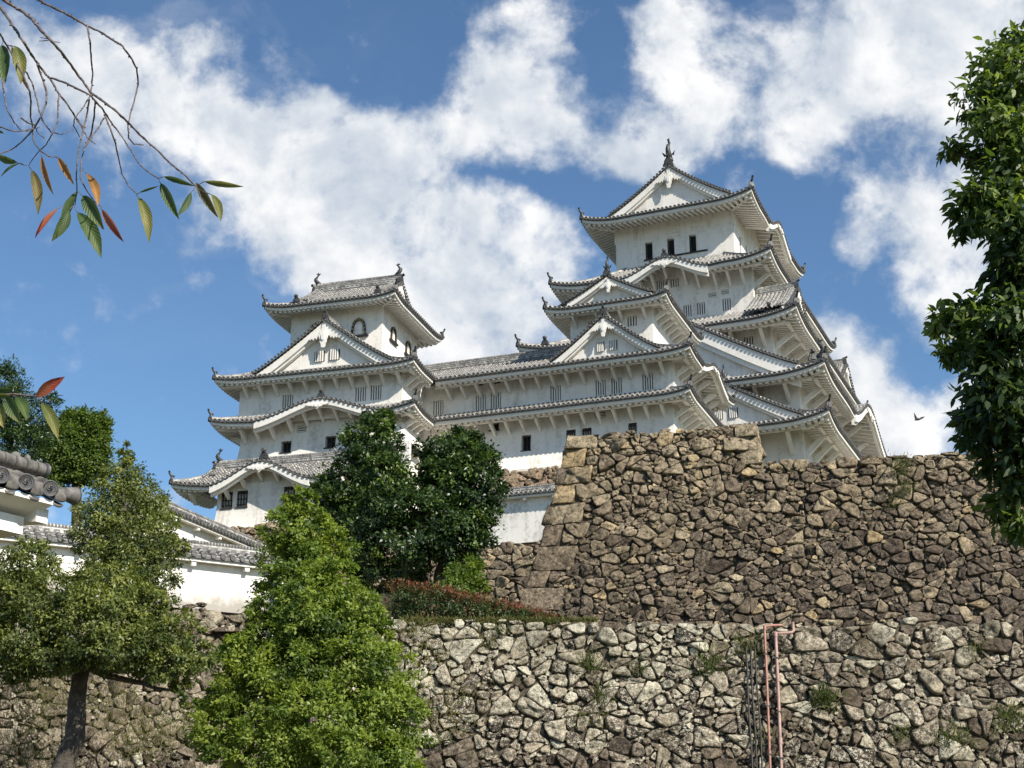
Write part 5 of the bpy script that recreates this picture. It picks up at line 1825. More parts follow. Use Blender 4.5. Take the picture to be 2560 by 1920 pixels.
M['leaf_hedge'] = m_leaf('hedge_leaf', [(0.0, (0.022, 0.045, 0.016)), (0.5, (0.05, 0.085, 0.022)), (0.70, (0.10, 0.075, 0.03)), (1.0, (0.22, 0.055, 0.030))], .25, .5, .35)


def tree(name, label, base, blobs, leafm, rng, trunk_pts=None, r0=.2, cat='tree', group=None, limbs=True, dens=1.0, grow=1.0, core=.35, twigs=None, **kw):
    """blobs: (x, y, rx, ry, depth, n, overrides): centre and radii in the 2212-wide view, metres in depth"""
    t = empty(name, base, 0, label, cat, group)
    lv = Leaves()
    tb = MB()
    cs = []
    for b in blobs:
        x, y, rx, ry, Y, n = b[:6]
        k = dict(kw); k.update(b[6] if len(b) > 6 else {})
        c = Pd(x, y, Y); ppm = (Pd(x + 100, y, Y) - c).length / 100
        ppv = (Pd(x, y + 100, Y) - c).length / 100
        dep = k.pop('dep', 1.0)
        r = (rx * ppm, (rx * ppm + ry * ppv) / 2 * dep, ry * ppv)
        cs.append((np.array(c), r))
        r = tuple(q * grow for q in r)
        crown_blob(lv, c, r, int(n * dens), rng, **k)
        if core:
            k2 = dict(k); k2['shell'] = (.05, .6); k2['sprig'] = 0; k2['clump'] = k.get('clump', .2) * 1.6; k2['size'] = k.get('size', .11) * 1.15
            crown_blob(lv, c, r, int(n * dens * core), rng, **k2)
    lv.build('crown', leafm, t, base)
    if trunk_pts:
        limb(tb, trunk_pts, r0, r0 * .62, 9, .05, len(blobs))
        top = np.array(trunk_pts[-1])
        if limbs:
            for i, (c, r) in enumerate(cs):
                mid = top * .5 + c * .5 + np.array([0, 0, -.04 * np.linalg.norm(c - top)])
                limb(tb, [top, mid, c], r0 * .40, r0 * .09, 6, .08, i)
        for i, tw in enumerate(twigs or []): limb(tb, tw[0], tw[1], tw[1] * .35, 6, .03, i)
        o = tb.build('trunk', M['bark'], t, 0)
        o.location = -Vector(base)
    return t


rng = np.random.default_rng(3)
# dark two-headed evergreen in front of the corridor
b = Pd(960, 1290, 57)
tree('evergreen_tree', 'dark dense evergreen with two rounded heads in front of the corridor', b, [
    (805, 960, 62, 60, 57.5, 2400), (790, 1040, 88, 75, 57, 3400), (835, 1070, 60, 90, 56.2, 2600), (770, 1110, 95, 60, 56.6, 3000), (860, 1140, 120, 85, 55.8, 4200), (720, 1070, 45, 35, 57, 900),
    (985, 1000, 78, 62, 57.5, 3000), (1000, 1065, 84, 75, 57, 3400), (950, 1050, 45, 90, 57.8, 1800), (1020, 1120, 62, 58, 56.8, 2200), (960, 1150, 90, 60, 56.2, 2800), (1035, 1040, 45, 80, 56.8, 1500),
    (850, 1220, 85, 55, 56.6, 1900), (780, 1180, 50, 60, 57, 1300), (1000, 1215, 38, 32, 56.6, 600), (815, 910, 34, 26, 57.5, 700), (1000, 950, 50, 24, 57.3, 700)],
    M['leaf_dark'], rng, [Pd(955, 1300, 57), Pd(945, 1250, 57), Pd(965, 1195, 57), Pd(935, 1120, 57)], .26, size=.18, width=.52, clump=.20, tint=.40, per=75, droop=.1, dens=1.7, sprig=.12, shell=(.72, 1.04), tspread=.28, core=.2)
tree('evergreen_shrub', 'small bright-leaved shrub at the foot of the two-headed evergreen beside the stones', Pd(1010, 1300, 52), [
    (1010, 1235, 36, 32, 52, 900), (985, 1265, 48, 30, 51.6, 1100), (1025, 1270, 28, 30, 51.8, 700)], M['leaf_bright'], rng, None, cat='shrub', size=.14, clump=.3, tint=.38)
# bright tree in the middle foreground
b = Pd(640, 2050, 29.5)
tree('broadleaf_tree', 'bright green tiered tree in the middle, below the dark two-headed evergreen', b, [
    (648, 1095, 42, 42, 29.9, 2000), (640, 1150, 75, 62, 29.7, 3800), (690, 1190, 70, 60, 29.5, 3200), (630, 1230, 80, 70, 29.5, 3400, dict(tint=.38)), (715, 1265, 62, 62, 29.1, 2800),
    (650, 1290, 95, 70, 28.9, 4000), (760, 1330, 78, 62, 28.5, 3600), (680, 1350, 105, 75, 28.3, 4600, dict(tint=.42)), (600, 1345, 65, 75, 28.9, 3000), (810, 1390, 60, 55, 28.1, 2400), (550, 1400, 70, 60, 28.5, 2800),
    (500, 1450, 60, 75, 28.3, 2800), (790, 1460, 105, 85, 27.7, 5200), (640, 1460, 110, 85, 27.9, 4800, dict(tint=.36)), (560, 1510, 105, 90, 27.7, 4800), (840, 1560, 82, 90, 27.3, 4600), (700, 1560, 125, 95, 27.1, 5600), (480, 1590, 70, 80, 27.5, 3000),
    (590, 1630, 120, 75, 27.1, 5000), (770, 1640, 130, 75, 26.7, 5600), (860, 1650, 50, 60, 26.9, 2000), (455, 1520, 34, 40, 28.1, 700)],
    M['leaf_bright'], rng, [b, Pd(650, 1600, 29.5), Pd(655, 1450, 29.5), Pd(660, 1330, 29.5)], .20, size=.095, width=.5, clump=.185, tint=.72, per=70, sprig=.28, dens=.92, grow=.95, tspread=.26, core=.22, shell=(.72, 1.04))
# olive tree behind, in front of the near white wall
b = Pd(140, 1900, 32.5)
tree('broadleaf_tree', 'olive-green conical tree in front of the sunlit white wall at the left', b, [
    (270, 985, 22, 26, 33.1, 500, dict(sprig=.4)), (262, 1040, 55, 48, 33.0, 1900), (240, 1100, 75, 62, 32.8, 3000), (310, 1090, 60, 55, 32.9, 2200), (350, 1150, 45, 45, 32.9, 1200, dict(sprig=.3)), (215, 1160, 62, 60, 32.7, 2200), (300, 1170, 85, 65, 32.5, 3200),
    (250, 1220, 80, 55, 32.3, 2200), (345, 1230, 55, 50, 32.5, 1400, dict(sprig=.3)), (300, 1280, 50, 35, 32.5, 800), (385, 1180, 22, 22, 32.7, 260)],
    M['leaf_olive'], rng, [b, Pd(150, 1600, 32.5), Pd(195, 1400, 32.5), Pd(250, 1220, 32.5), Pd(265, 1080, 32.5)], .13, size=.086, width=.5, clump=.22, tint=.58, per=36, dens=1.15, tspread=.26, core=.2)
# spreading tree at the lower left, with its bent trunk
b = Pd(128, 1680, 26)
tree('broadleaf_tree', 'spreading olive tree with a bent dark trunk at the lower left corner', b, [
    (60, 1230, 75, 60, 26.2, 3000, dict(sprig=.3)), (-10, 1290, 90, 75, 26, 3400), (100, 1300, 105, 75, 25.8, 4600), (240, 1270, 78, 62, 26, 3600, dict(tint=.70)), (200, 1340, 110, 80, 25.4, 5000), (310, 1320, 70, 65, 25.8, 2800), (60, 1390, 105, 80, 25.4, 4200),
    (330, 1400, 85, 70, 25.4, 3400), (240, 1400, 110, 50, 25, 3400, dict(tint=.42)), (390, 1380, 55, 60, 25.8, 1500), (110, 1425, 95, 38, 25.2, 2400, dict(tint=.36)), (10, 1430, 60, 45, 25.4, 1500), (370, 1440, 65, 45, 25.2, 1800), (395, 1490, 26, 34, 25.2, 380), (-30, 1390, 60, 60, 25.6, 1600), (440, 1420, 30, 30, 25.4, 360)],
    M['leaf_olive'], rng, [Pd(118, 1720, 26), Pd(140, 1650, 26), Pd(168, 1570, 26), Pd(166, 1500, 26), Pd(178, 1440, 26)], .215, size=.080, width=.48, clump=.17, tint=.58, per=55, dens=1.05, tspread=.26, core=.2, sprig=.2)
# far trees at the left edge
b = Pd(165, 1250, 72)
tree('broadleaf_tree', 'dense mid-green rounded tree behind the roof corner at the left', b, [
    (175, 920, 52, 36, 72, 1800), (205, 960, 34, 60, 72, 1500), (140, 970, 62, 62, 71.6, 2600), (185, 1010, 50, 40, 71.8, 1500), (105, 1010, 50, 55, 71.4, 1500), (220, 920, 20, 30, 72, 400)],
    M['leaf_bright'], rng, [b, Pd(165, 1050, 72), Pd(165, 980, 72)], .3, size=.18, width=.55, clump=.22, tint=.26, per=36, dens=2.4, sprig=.05, shell=(.6, 1.0))
b = Pd(20, 1250, 58)
tree('feathery_tree', 'dark tree with thin feathery twigs at the left edge, behind the roof corner', b, [
    (30, 850, 46, 40, 58, 700, dict(shell=(.2, 1.1), sprig=.5)), (0, 890, 60, 60, 58, 1500), (60, 910, 60, 50, 57.6, 1300), (40, 960, 70, 50, 57.4, 1500), (110, 865, 36, 16, 58, 240, dict(shell=(.2, 1.1))), (20, 800, 26, 30, 58.4, 260, dict(shell=(.1, 1.1))), (-10, 800, 40, 30, 58.4, 300, dict(shell=(.1, 1.1)))],
    M['leaf_dark'], rng, [b, Pd(20, 1000, 58), Pd(20, 940, 58)], .2, size=.15, width=.35, clump=.26, tint=.38, per=24, dens=1.7)

# camphor tree hanging in from the right
HEX = True
b = Pd(2420, 2600, 9.5)
tree('camphor_tree', 'glossy-leaved camphor tree leaning in at the right edge, close to the viewer', b, [
    (2195, 100, 30, 40, 9.6, 260), (2170, 140, 62, 48, 9.5, 420), (2215, 200, 80, 90, 9.3, 800), (2130, 215, 48, 45, 9.4, 340), (2160, 280, 72, 55, 9.2, 560), (2065, 315, 30, 18, 9.4, 60, dict(sprig=.5, per=10)), (2110, 330, 26, 18, 9.4, 60, dict(per=12)), (2225, 340, 60, 75, 9.1, 560),
    (2150, 385, 62, 40, 9.2, 380), (2100, 440, 45, 50, 9.3, 320), (2170, 460, 72, 60, 9.0, 560, dict(tint=.35)), (2080, 480, 24, 24, 9.4, 70), (2225, 520, 60, 90, 8.9, 620, dict(tint=.2)), (2180, 560, 42, 45, 9.0, 260, dict(tint=.15)), (2215, 600, 40, 60, 8.9, 380, dict(tint=.25)), (2200, 640, 45, 40, 8.9, 300, dict(tint=.4)), (2190, 490, 60, 60, 9.0, 300), (2165, 590, 30, 26, 9.1, 100, dict(tint=.1)),
    (2080, 680, 60, 34, 9.2, 330, dict(tint=.74)), (2030, 700, 34, 22, 9.3, 90, dict(tint=.85)), (2130, 730, 75, 60, 9.0, 620, dict(tint=.5)), (2200, 700, 60, 70, 8.8, 520, dict(tint=.45)), (2060, 755, 28, 26, 9.2, 90, dict(tint=.6)),
    (2160, 810, 80, 60, 8.9, 700, dict(tint=.2)), (2112, 860, 46, 50, 9.1, 330, dict(tint=.28)), (2200, 880, 75, 75, 8.8, 760, dict(tint=.12)), (2130, 930, 60, 45, 9.0, 330, dict(tint=.2)), (2095, 920, 22, 34, 9.2, 80, dict(tint=.25)), (2215, 990, 60, 60, 8.8, 420, dict(tint=.15)), (2160, 990, 40, 30, 9.0, 110, dict(tint=.2)),
    (2310, 130, 70, 50, 9.5, 500), (2330, 170, 110, 90, 9.4, 900), (2340, 320, 120, 100, 9.3, 900), (2350, 480, 120, 100, 9.2, 900), (2340, 640, 120, 100, 9.1, 900), (2350, 800, 120, 100, 9.0, 900), (2330, 950, 110, 90, 9.0, 800), (2480, 250, 110, 120, 9.8, 900), (2500, 520, 120, 130, 9.8, 900), (2490, 780, 110, 120, 9.6, 800), (2420, 150, 80, 60, 9.7, 600), (2180, 1080, 30, 40, 9.0, 110), (2200, 1130, 26, 40, 8.9, 110), (2205, 1040, 30, 50, 8.9, 150)],
    M['leaf_camphor'], rng, [b, Pd(2390, 1200, 9.5), Pd(2330, 700, 9.4), Pd(2300, 350, 9.4)], .16, size=.088, width=.40, clump=.42, tint=.57, per=16, droop=.9, shell=(.1, 1.05), sprig=.3, upb=.35, tspread=.12, dens=1.05, core=.10, limbs=False, twigs=[([Pd(2300, 420, 9.4), Pd(2200, 400, 9.3), Pd(2120, 370, 9.35), Pd(2060, 325, 9.4)], .022), ([Pd(2300, 760, 9.2), Pd(2200, 720, 9.1), Pd(2120, 715, 9.15), Pd(2030, 705, 9.3)], .02), ([Pd(2310, 200, 9.4), Pd(2230, 150, 9.4), Pd(2170, 130, 9.5)], .025), ([Pd(2300, 860, 9), Pd(2180, 850, 9), Pd(2090, 870, 9.1)], .02), ([Pd(2300, 560, 9), Pd(2180, 560, 9), Pd(2160, 590, 9.1)], .02), ([Pd(2290, 980, 8.9), Pd(2220, 1040, 8.9), Pd(2190, 1140, 8.95)], .014)])

HEX = False
# red-tipped hedge on the terrace edge
h = empty('red_tipped_hedge', Pd(1010, 1330, 45.5), 0, 'long clipped hedge with red new leaves on the terrace above the lower wall', 'hedge')
lv = Leaves()
for i in range(17):
    x = 862 + i * 20
    top = 1262 + (x - 862) ** 1.25 * .053
    bot = 1342
    cy = (top + bot) / 2; ry = (bot - top) / 2
    if ry < 5: ry = 5
    c = Pd(x, cy + 4, 45.5); ppm = (Pd(x + 100, cy, 45.5) - c).length / 100
    crown_blob(lv, c, (24 * ppm, 1.0, ry * ppm), 760, rng, size=.11, width=.42, clump=.28, tint=.40, per=24, shell=(.7, 1.0), sprig=.1)
    crown_blob(lv, np.array(Pd(x, top + 6, 45.4)), (24 * ppm, .9, 9 * ppm), 300, rng, size=.10, width=.36, clump=.35, tint=.82, per=20, shell=(.4, 1.0), droop=-.8)
lv.build('foliage', M['leaf_hedge'], h, h.location)


# weeds rooted in the joints of the lower walls
def blades(lv, c, n, r, hgt, rng, tint):
    pos = np.array(c) + rng.normal(size=(n, 3)) * np.array([r, .10, r * .8])
    ax = np.array([0, -.35, .8]) + rng.normal(size=(n, 3)) * .55
    nm = np.array([0, -1, .3]) + rng.normal(size=(n, 3)) * .5
    lv.add(pos, nm, ax, hgt * rng.uniform(.5, 1.3, n), .10 + .0 * pos[:, 0].mean(), np.clip(rng.normal(tint, .2, n), 0, 1))


lv = Leaves()


def on_lower(dx, dy):
    """point of the lower wall's face seen at that place of the photo"""
    Y = 42.0
    for _ in range(6):
        p = Pd(dx, dy, Y); Y = 42.0 - lbat(7.05 - p.z) - .1
    return np.array(Pd(dx, dy, Y))


for (x, y, n, r, hg, ti) in ((1272, 1440, 240, .20, .22, .25), (1530, 1440, 300, .26, .24, .25), (1300, 1505, 200, .18, .2, .2), (1780, 1512, 330, .20, .28, .05), (1085, 1362, 180, .13, .14, .1), (2060, 1600, 320, .28, .26, .35), (2185, 1560, 330, .30, .28, .4), (1945, 1590, 150, .2, .2, .3),
                            (930, 1420, 260, .45, .22, .75), (960, 1560, 320, .5, .25, .7), (1050, 1380, 150, .3, .2, .7), (1385, 1447, 120, .14, .16, .2), (2100, 1405, 120, .2, .2, .5), (1615, 1400, 260, .22, .24, .5), (1650, 1600, 120, .2, .2, .3), (1000, 1500, 220, .4, .2, .8), (1270, 1560, 130, .3, .2, .6), (900, 1360, 160, .3, .2, .6)):
    blades(lv, on_lower(x, y), n, r, hg, rng, ti)
for (x, y) in ((60, 1560), (240, 1520), (120, 1500), (330, 1580), (20, 1500), (280, 1600), (60, 1640), (400, 1560)):
    c = np.array(Pd(x, y, 37.0 + x * .008))
    blades(lv, c, 620, .45, .17, rng, .65)
for k in range(420):      # grass along the terrace edge
    pass
n = 2600
px = rng.uniform(865, 1290, n)
pp = np.array([Pd(a, 1346 - abs(rng.normal(0, 4)), 42.3) for a in px])
lv.add(pp, np.array([0, -1, .3]) + rng.normal(size=(n, 3)) * .5, np.array([0, -.3, .8]) + rng.normal(size=(n, 3)) * .6, .16 * rng.uniform(.4, 1.3, n), .12, np.clip(rng.normal(.6, .25, n), 0, 1))
tag(lv.build('weeds', M['grass'], None, (0, 0, 0)), 'dry grass and weeds growing from the stone joints', 'weeds', None, 'stuff')
# weeds on the upper wall
lv = Leaves()
for (x, y, n_, r_) in ((1945, 1010, 300, .25), (1960, 1060, 200, .2), (1925, 1090, 120, .2)):
    blades(lv, np.array(Pd(x, y, 52.6)), n_, r_, .2, rng, .0)
tag(lv.build('creeper_weeds', M['grass'], None, (0, 0, 0)), 'small green creepers in the upper wall below its top edge', 'weeds', None, 'stuff')
# ================================================================== cherry branch close to the viewer
Z8 = lambda x, y, Y: np.array(P(x * .3978, y * .3978, Y))
BR = [
    [(-60, -60), (50, 20), (130, 65), (200, 120), (260, 195), (330, 265), (400, 345), (460, 430), (520, 510), (570, 580), (640, 630), (720, 690), (800, 765), (870, 840), (940, 900), (1010, 965), (1080, 1035), (1150, 1090), (1225, 1165)],
    [(-30, 0), (0, 40), (50, 110), (100, 190), (150, 270), (200, 345), (240, 405), (290, 470), (320, 500), (370, 590), (420, 650), (460, 715), (500, 770), (520, 800)],
    [(320, 490), (400, 515), (480, 555), (570, 600), (640, 680), (700, 770), (760, 850), (820, 940), (880, 1040), (940, 1085), (1000, 1125)],
    [(200, -30), (240, 0), (320, 40), (400, 80), (450, 105), (545, 160), (640, 205), (700, 245), (770, 290), (820, 360), (860, 430), (870, 530), (845, 630), (815, 740), (803, 800), (810, 870), (840, 905), (900, 910)],
    [(545, 160), (565, 250), (570, 340), (582, 440), (578, 520), (570, 600), (520, 680), (470, 740), (462, 790), (500, 860)],
    [(-40, 180), (0, 215), (30, 265), (75, 340), (110, 410), (150, 480), (180, 550), (195, 640), (190, 720), (205, 800), (205, 870), (230, 920), (270, 960), (320, 985), (360, 985)],
    [(130, 420), (170, 460), (205, 530), (230, 620), (245, 700), (280, 780), (320, 830), (385, 845), (460, 815)],
    [(235, 405), (270, 500), (295, 580), (290, 650), (260, 730), (220, 800), (150, 880), (80, 935), (0, 965), (-40, 960)],
    [(370, 590), (365, 680), (360, 770), (330, 840), (290, 910), (230, 965), (180, 1040)],
    [(15, 500), (25, 600), (45, 690), (90, 770), (135, 820), (200, 825)],
    [(-30, 785), (60, 820), (130, 825), (210, 810), (250, 800)], [(130, 740), (170, 770), (215, 785), (240, 840), (280, 870)],
    [(600, 640), (590, 740), (570, 850), (530, 930), (510, 1020), (505, 1120), (540, 1190), (600, 1270), (640, 1300)],
    [(560, 620), (545, 720), (520, 830), (500, 920), (485, 1020), (480, 1120), (482, 1200), (470, 1290)],
    [(655, 740), (620, 800), (580, 860), (540, 920)], [(480, 745), (515, 800), (545, 860), (600, 905)],
    [(655, 720), (690, 800), (725, 900), (745, 1000), (765, 1090), (810, 1170), (860, 1220)],
    [(310, 245), (255, 235)], [(300, 255), (245, 258)], [(340, 262), (378, 268)],
]
CB = empty('cherry_branch', Z8(300, 300, 3.6), 0, 'bare drooping cherry twigs with a few green and orange leaves, top left corner', 'tree branch')
rb = random.Random(4)
for bi, pl in enumerate(BR):
    Yd = 3.6 + .25 * math.sin(bi * 2.3)
    mb = MB()
    pts = []
    for i in range(len(pl) - 1):
        for t in (0, .25, .5, .75):
            a = pl[i]; b = pl[i + 1]
            pts.append((a[0] + (b[0] - a[0]) * t + rb.uniform(-2.2, 2.2), a[1] + (b[1] - a[1]) * t + rb.uniform(-2.2, 2.2)))
    pts.append(pl[-1])
    k = len(pts)
    base = (8.2, 7.6, 5.6, 6.4, 4.8, 5.6, 4.4, 5.6, 4.2, 4.2, 4.0, 4.0, 4.6, 4.6, 4.4, 4.0, 4.6, 2.6, 2.6, 2.6)[bi]
    u = .3978 * Yd * 1.05 / FPX
    rad = [1.3 * max(1.8, base * (1 - .52 * i / k) * (1.0 if i % 2 else 1.10) * rb.uniform(.9, 1.12)) * u for i in range(k)]
    P3 = np.array([Z8(x, y, Yd + .10 * math.sin(i * .25 + bi)) for i, (x, y) in enumerate(pts)])
    mb.tube(P3, rad, 7, 0)
    for i in range(1, k - 1):       # spur knots along the twig
        if rb.random() < .75:
            d = np.array([rb.gauss(0, 1), rb.gauss(0, 1), rb.gauss(0, 1)]); d /= np.linalg.norm(d)
            q = P3[i] + (P3[i + 1] - P3[i]) * rb.random()
            L = rb.uniform(1.2, 2.6) * rad[i]
            mb.tube([q, q + d * L * .6, q + d * L], [rad[i] * .75, rad[i] * .8, rad[i] * .35], 5, 0)
    o = mb.build('twig', M['twig'], CB, 0); o.location = -Vector(CB.location)


def m_cherry(name, c1, c2, c3):
    m, t, b = mat(name)
    uv = t.new('ShaderNodeUVMap').outputs[0]
    sx = t.new('ShaderNodeSeparateXYZ'); t.l.new(uv, sx.inputs[0])
    u = t.math('ABSOLUTE', t.math('SUBTRACT', sx.outputs[0], .5))
    ph = t.math('SUBTRACT', t.math('MULTIPLY', sx.outputs[1], 11.0), t.math('MULTIPLY', u, 5.5))
    vein = t.math('POWER', t.math('ABSOLUTE', t.math('SINE', t.math('MULTIPLY', ph, math.pi))), .5)
    n = t.noise(geo_pos(t), 60, 4, .6)
    n2 = t.noise(geo_pos(t), 14, 3, .6)
    c = t.ramp(t.math('ADD', t.math('MULTIPLY', n2, .9), t.math('MULTIPLY', t.math('SUBTRACT', sx.outputs[1], .5), .35)), [(.28, c1), (.5, c2), (.72, c3)])
    c = t.mix(t.math('MULTIPLY', t.math('SUBTRACT', 1.0, vein), .35), c, tuple(min(1, x * 1.5) for x in c2))
    rib = t.math('LESS_THAN', u, .022)
    c = t.mix(t.math('MULTIPLY', rib, .5), c, tuple(min(1, x * 1.7) for x in c2))
    t.l.new(c, b.inputs['Base Color'])
    b.inputs['Roughness'].default_value = .5
    bump(t, b, t.math('ADD', vein, t.math('MULTIPLY', n, .3)), .6, .0015)
    tr = t.new('ShaderNodeBsdfTranslucent'); t.l.new(c, tr.inputs['Color'])
    mx = t.new('ShaderNodeMixShader'); mx.inputs[0].default_value = .42
    t.l.new(b.outputs[0], mx.inputs[1]); t.l.new(tr.outputs[0], mx.inputs[2])
    t.l.new(mx.outputs[0], t.n['Material Output'].inputs[0])
    return m


LM = {'g': m_cherry('green_cherry_leaf', (0.045, 0.085, 0.022), (0.085, 0.135, 0.035), (0.15, 0.17, 0.045)),
      'y': m_cherry('yellow_green_cherry_leaf', (0.10, 0.13, 0.03), (0.20, 0.20, 0.05), (0.32, 0.27, 0.07)),
      'b': m_cherry('olive_brown_cherry_leaf', (0.09, 0.08, 0.025), (0.16, 0.13, 0.035), (0.24, 0.17, 0.05)),
      'o': m_cherry('orange_cherry_leaf', (0.26, 0.13, 0.03), (0.42, 0.20, 0.05), (0.50, 0.30, 0.09)),
      'r': m_cherry('red_cherry_leaf', (0.36, 0.15, 0.07), (0.38, 0.085, 0.045), (0.24, 0.035, 0.03))}
LN = {'g': None, 'y': None, 'b': 'olive-brown cherry leaf', 'o': 'yellow-orange cherry leaf', 'r': 'reddish cherry leaf'}


def cherry_leaf(parent, a, b, w, col, Y, roll=0.0, curl=.10, stem=None):
    """leaf blade from stalk a to tip b (points in the photo), w wide"""
    A = np.array(a, float); B = np.array(b, float)
    d = B - A; L = np.linalg.norm(d)
    x = d / L; v = np.cross(x, np.array([0, 1.0, 0])); v /= np.linalg.norm(v)
    n = np.cross(x, v)
    v2 = v * math.cos(roll) + n * math.sin(roll); n2 = np.cross(x, v2)
    prof = [0.02, .34, .62, .84, .97, 1.0, .93, .78, .58, .36, .15, .0]
    ts = [0, .07, .16, .27, .38, .48, .59, .70, .80, .885, .95, 1.0]
    V = []; UV = []
    for t, p in zip(ts, prof):
        c = A + d * t - n2 * curl * L * (t * t - .3 * t) + v2 * .05 * L * math.sin(t * 3.1)
        for s in (-1, -.5, 0, .5, 1):
            jag = 1 + .035 * math.sin(t * 90 + s)
            V.append(c + v2 * s * w / 2 * p * jag + n2 * (abs(s) ** 1.3) * w * .30 * p + n2 * .018 * w * math.sin(t * 38) * abs(s))
            UV.append((.5 + s / 2, t))
    mb = MB()
    mb.grid(np.array(V).reshape(len(ts), 5, 3), np.array(UV).reshape(len(ts), 5, 2), 0, True)
    k = len(mb.f)
    if stem is not None:
        S = np.array(stem, float)
        mb.tube([S, S * .5 + A * .5 + np.array([0, 0, -.05 * np.linalg.norm(S - A)]), A], [.0011, .0010, .0012], 5, 1)
    o = mb.build('leaf', [LM[col], M['twig']], parent, 0)
    o.location = -Vector(parent.location)
    if LN[col]: o['label'] = LN[col]


CL = [((1285, 1140), (1515, 1192), 58, 'y', 1.0, (1225, 1165)), ((1235, 1150), (1333, 1355), 76, 'b', .5, (1225, 1165)), ((1330, 1222), (1390, 1380), 70, 'y', -.4, (1235, 1180)), ((1030, 1110), (1205, 1178), 50, 'g', .8, (990, 1118)),
      ((1010, 1152), (1090, 1360), 86, 'g', .4, (995, 1125)), ((1200, 1210), (1120, 1352), 58, 'g', -.6, (1230, 1170)), ((875, 1210), (995, 1180), 22, 'g', 1.0, (862, 1220)), ((870, 1240), (938, 1488), 92, 'y', -.3, (855, 1215)), ((545, 1090), (620, 1282), 78, 'o', -.5, (520, 1060)),
      ((640, 1315), (745, 1517), 70, 'r', .6, (630, 1295)), ((520, 1230), (620, 1425), 116, 'g', .3, (495, 1205)), ((487, 1335), (632, 1605), 122, 'g', -.2, (465, 1290)), ((490, 1203), (362, 1420), 104, 'g', .4, (482, 1195)), ((432, 1320), (335, 1500), 92, 'g', -.5, (462, 1290)),
      ((365, 1310), (205, 1482), 80, 'r', .5, (400, 1290)), ((200, 1068), (237, 1322), 84, 'b', -.3, (180, 1040)), ((262, 980), (288, 1208), 62, 'o', .6, (255, 955)), ((365, 990), (450, 1158), 64, 'o', .5, (350, 985)), ((130, 1025), (-10, 1092), 56, 'g', .8, (165, 1040)), ((110, 1020), (-40, 970), 64, 'g', -.7, (150, 1038)),
      ((10, 285), (18, 512), 150, 'g', .2, (20, 262)), ((95, 290), (128, 500), 110, 'y', -.3, (45, 285)), ((75, 285), (127, 572), 62, 'o', .7, (45, 280)), ((-10, 830), (20, 838), 26, 'g', .3, None)]
for i, (a, b, w, c, roll, st) in enumerate(CL):
    Yd = 3.55 + .12 * math.sin(i * 1.7)
    u = .3978 * Yd * 1.05 / FPX
    cherry_leaf(CB, Z8(*a, Yd), Z8(*b, Yd - .02), w * .80 * u, c, Yd, roll, .22 + .10 * math.sin(i * 2.1), None if st is None else Z8(*st, Yd + .02))
# the lower sprig at the left edge
Z5 = lambda x, y, Y: np.array(P(x * .6392, 860 + y * .6392, Y))
CS = empty('cherry_sprig', Z5(20, 200, 3.2), 0, 'short sprig with one red leaf and several green leaves at the left edge', 'tree branch')
mb = MB()
mb.tube([Z5(-60, 215, 3.2), Z5(0, 200, 3.2), Z5(60, 196, 3.2), Z5(145, 207, 3.2)], [.004, .0032, .0026, .0018], 7, 0)
o = mb.build('twig', M['twig'], CS, 0); o.location = -Vector(CS.location)
for i, (a, b, w, c, roll) in enumerate([((142, 210), (252, 130), 44, 'r', .5), ((162, 230), (226, 366), 46, 'y', -.3), ((20, 206), (72, 308), 58, 'g', .3), ((62, 206), (106, 292), 46, 'g', -.5), ((-40, 180), (52, 182), 30, 'g', .9), ((-10, 230), (8, 325), 50, 'y', .2), ((-30, 200), (40, 206), 26, 'y', .9)]):
    u = .6392 * 3.2 * 1.05 / FPX
    cherry_leaf(CS, Z5(*a, 3.2), Z5(*b, 3.18), w * u, c, 3.2, roll, .12, Z5(a[0] - 14, 200, 3.2) if i < 4 else None)

# ================================================================== pipes and cables on the lower wall
M['pink'] = m_simple('pink_painted_pipe', (0.27, 0.125, 0.09), (0.40, 0.20, 0.15), 4, .55, .15, .01)
M['pinkpale'] = m_simple('pale_pink_pipe', (0.28, 0.17, 0.14), (0.44, 0.29, 0.25), 4, .55, .15, .01)
M['cable'] = m_simple('black_cable', (0.016, 0.018, 0.016), (0.04, 0.042, 0.035), 4, .6)


def onL(x, y, off=.22):
    """zoomed detail position -> a point just in front of the lower wall"""
    px, py = 1840 + x * .24123, 1520 + y * .24123
    Y = 42.0
    for _ in range(6):
        p = P(px, py, Y); Y = 42.0 - lbat(7.05 - p.z) - off
    return np.array(p)


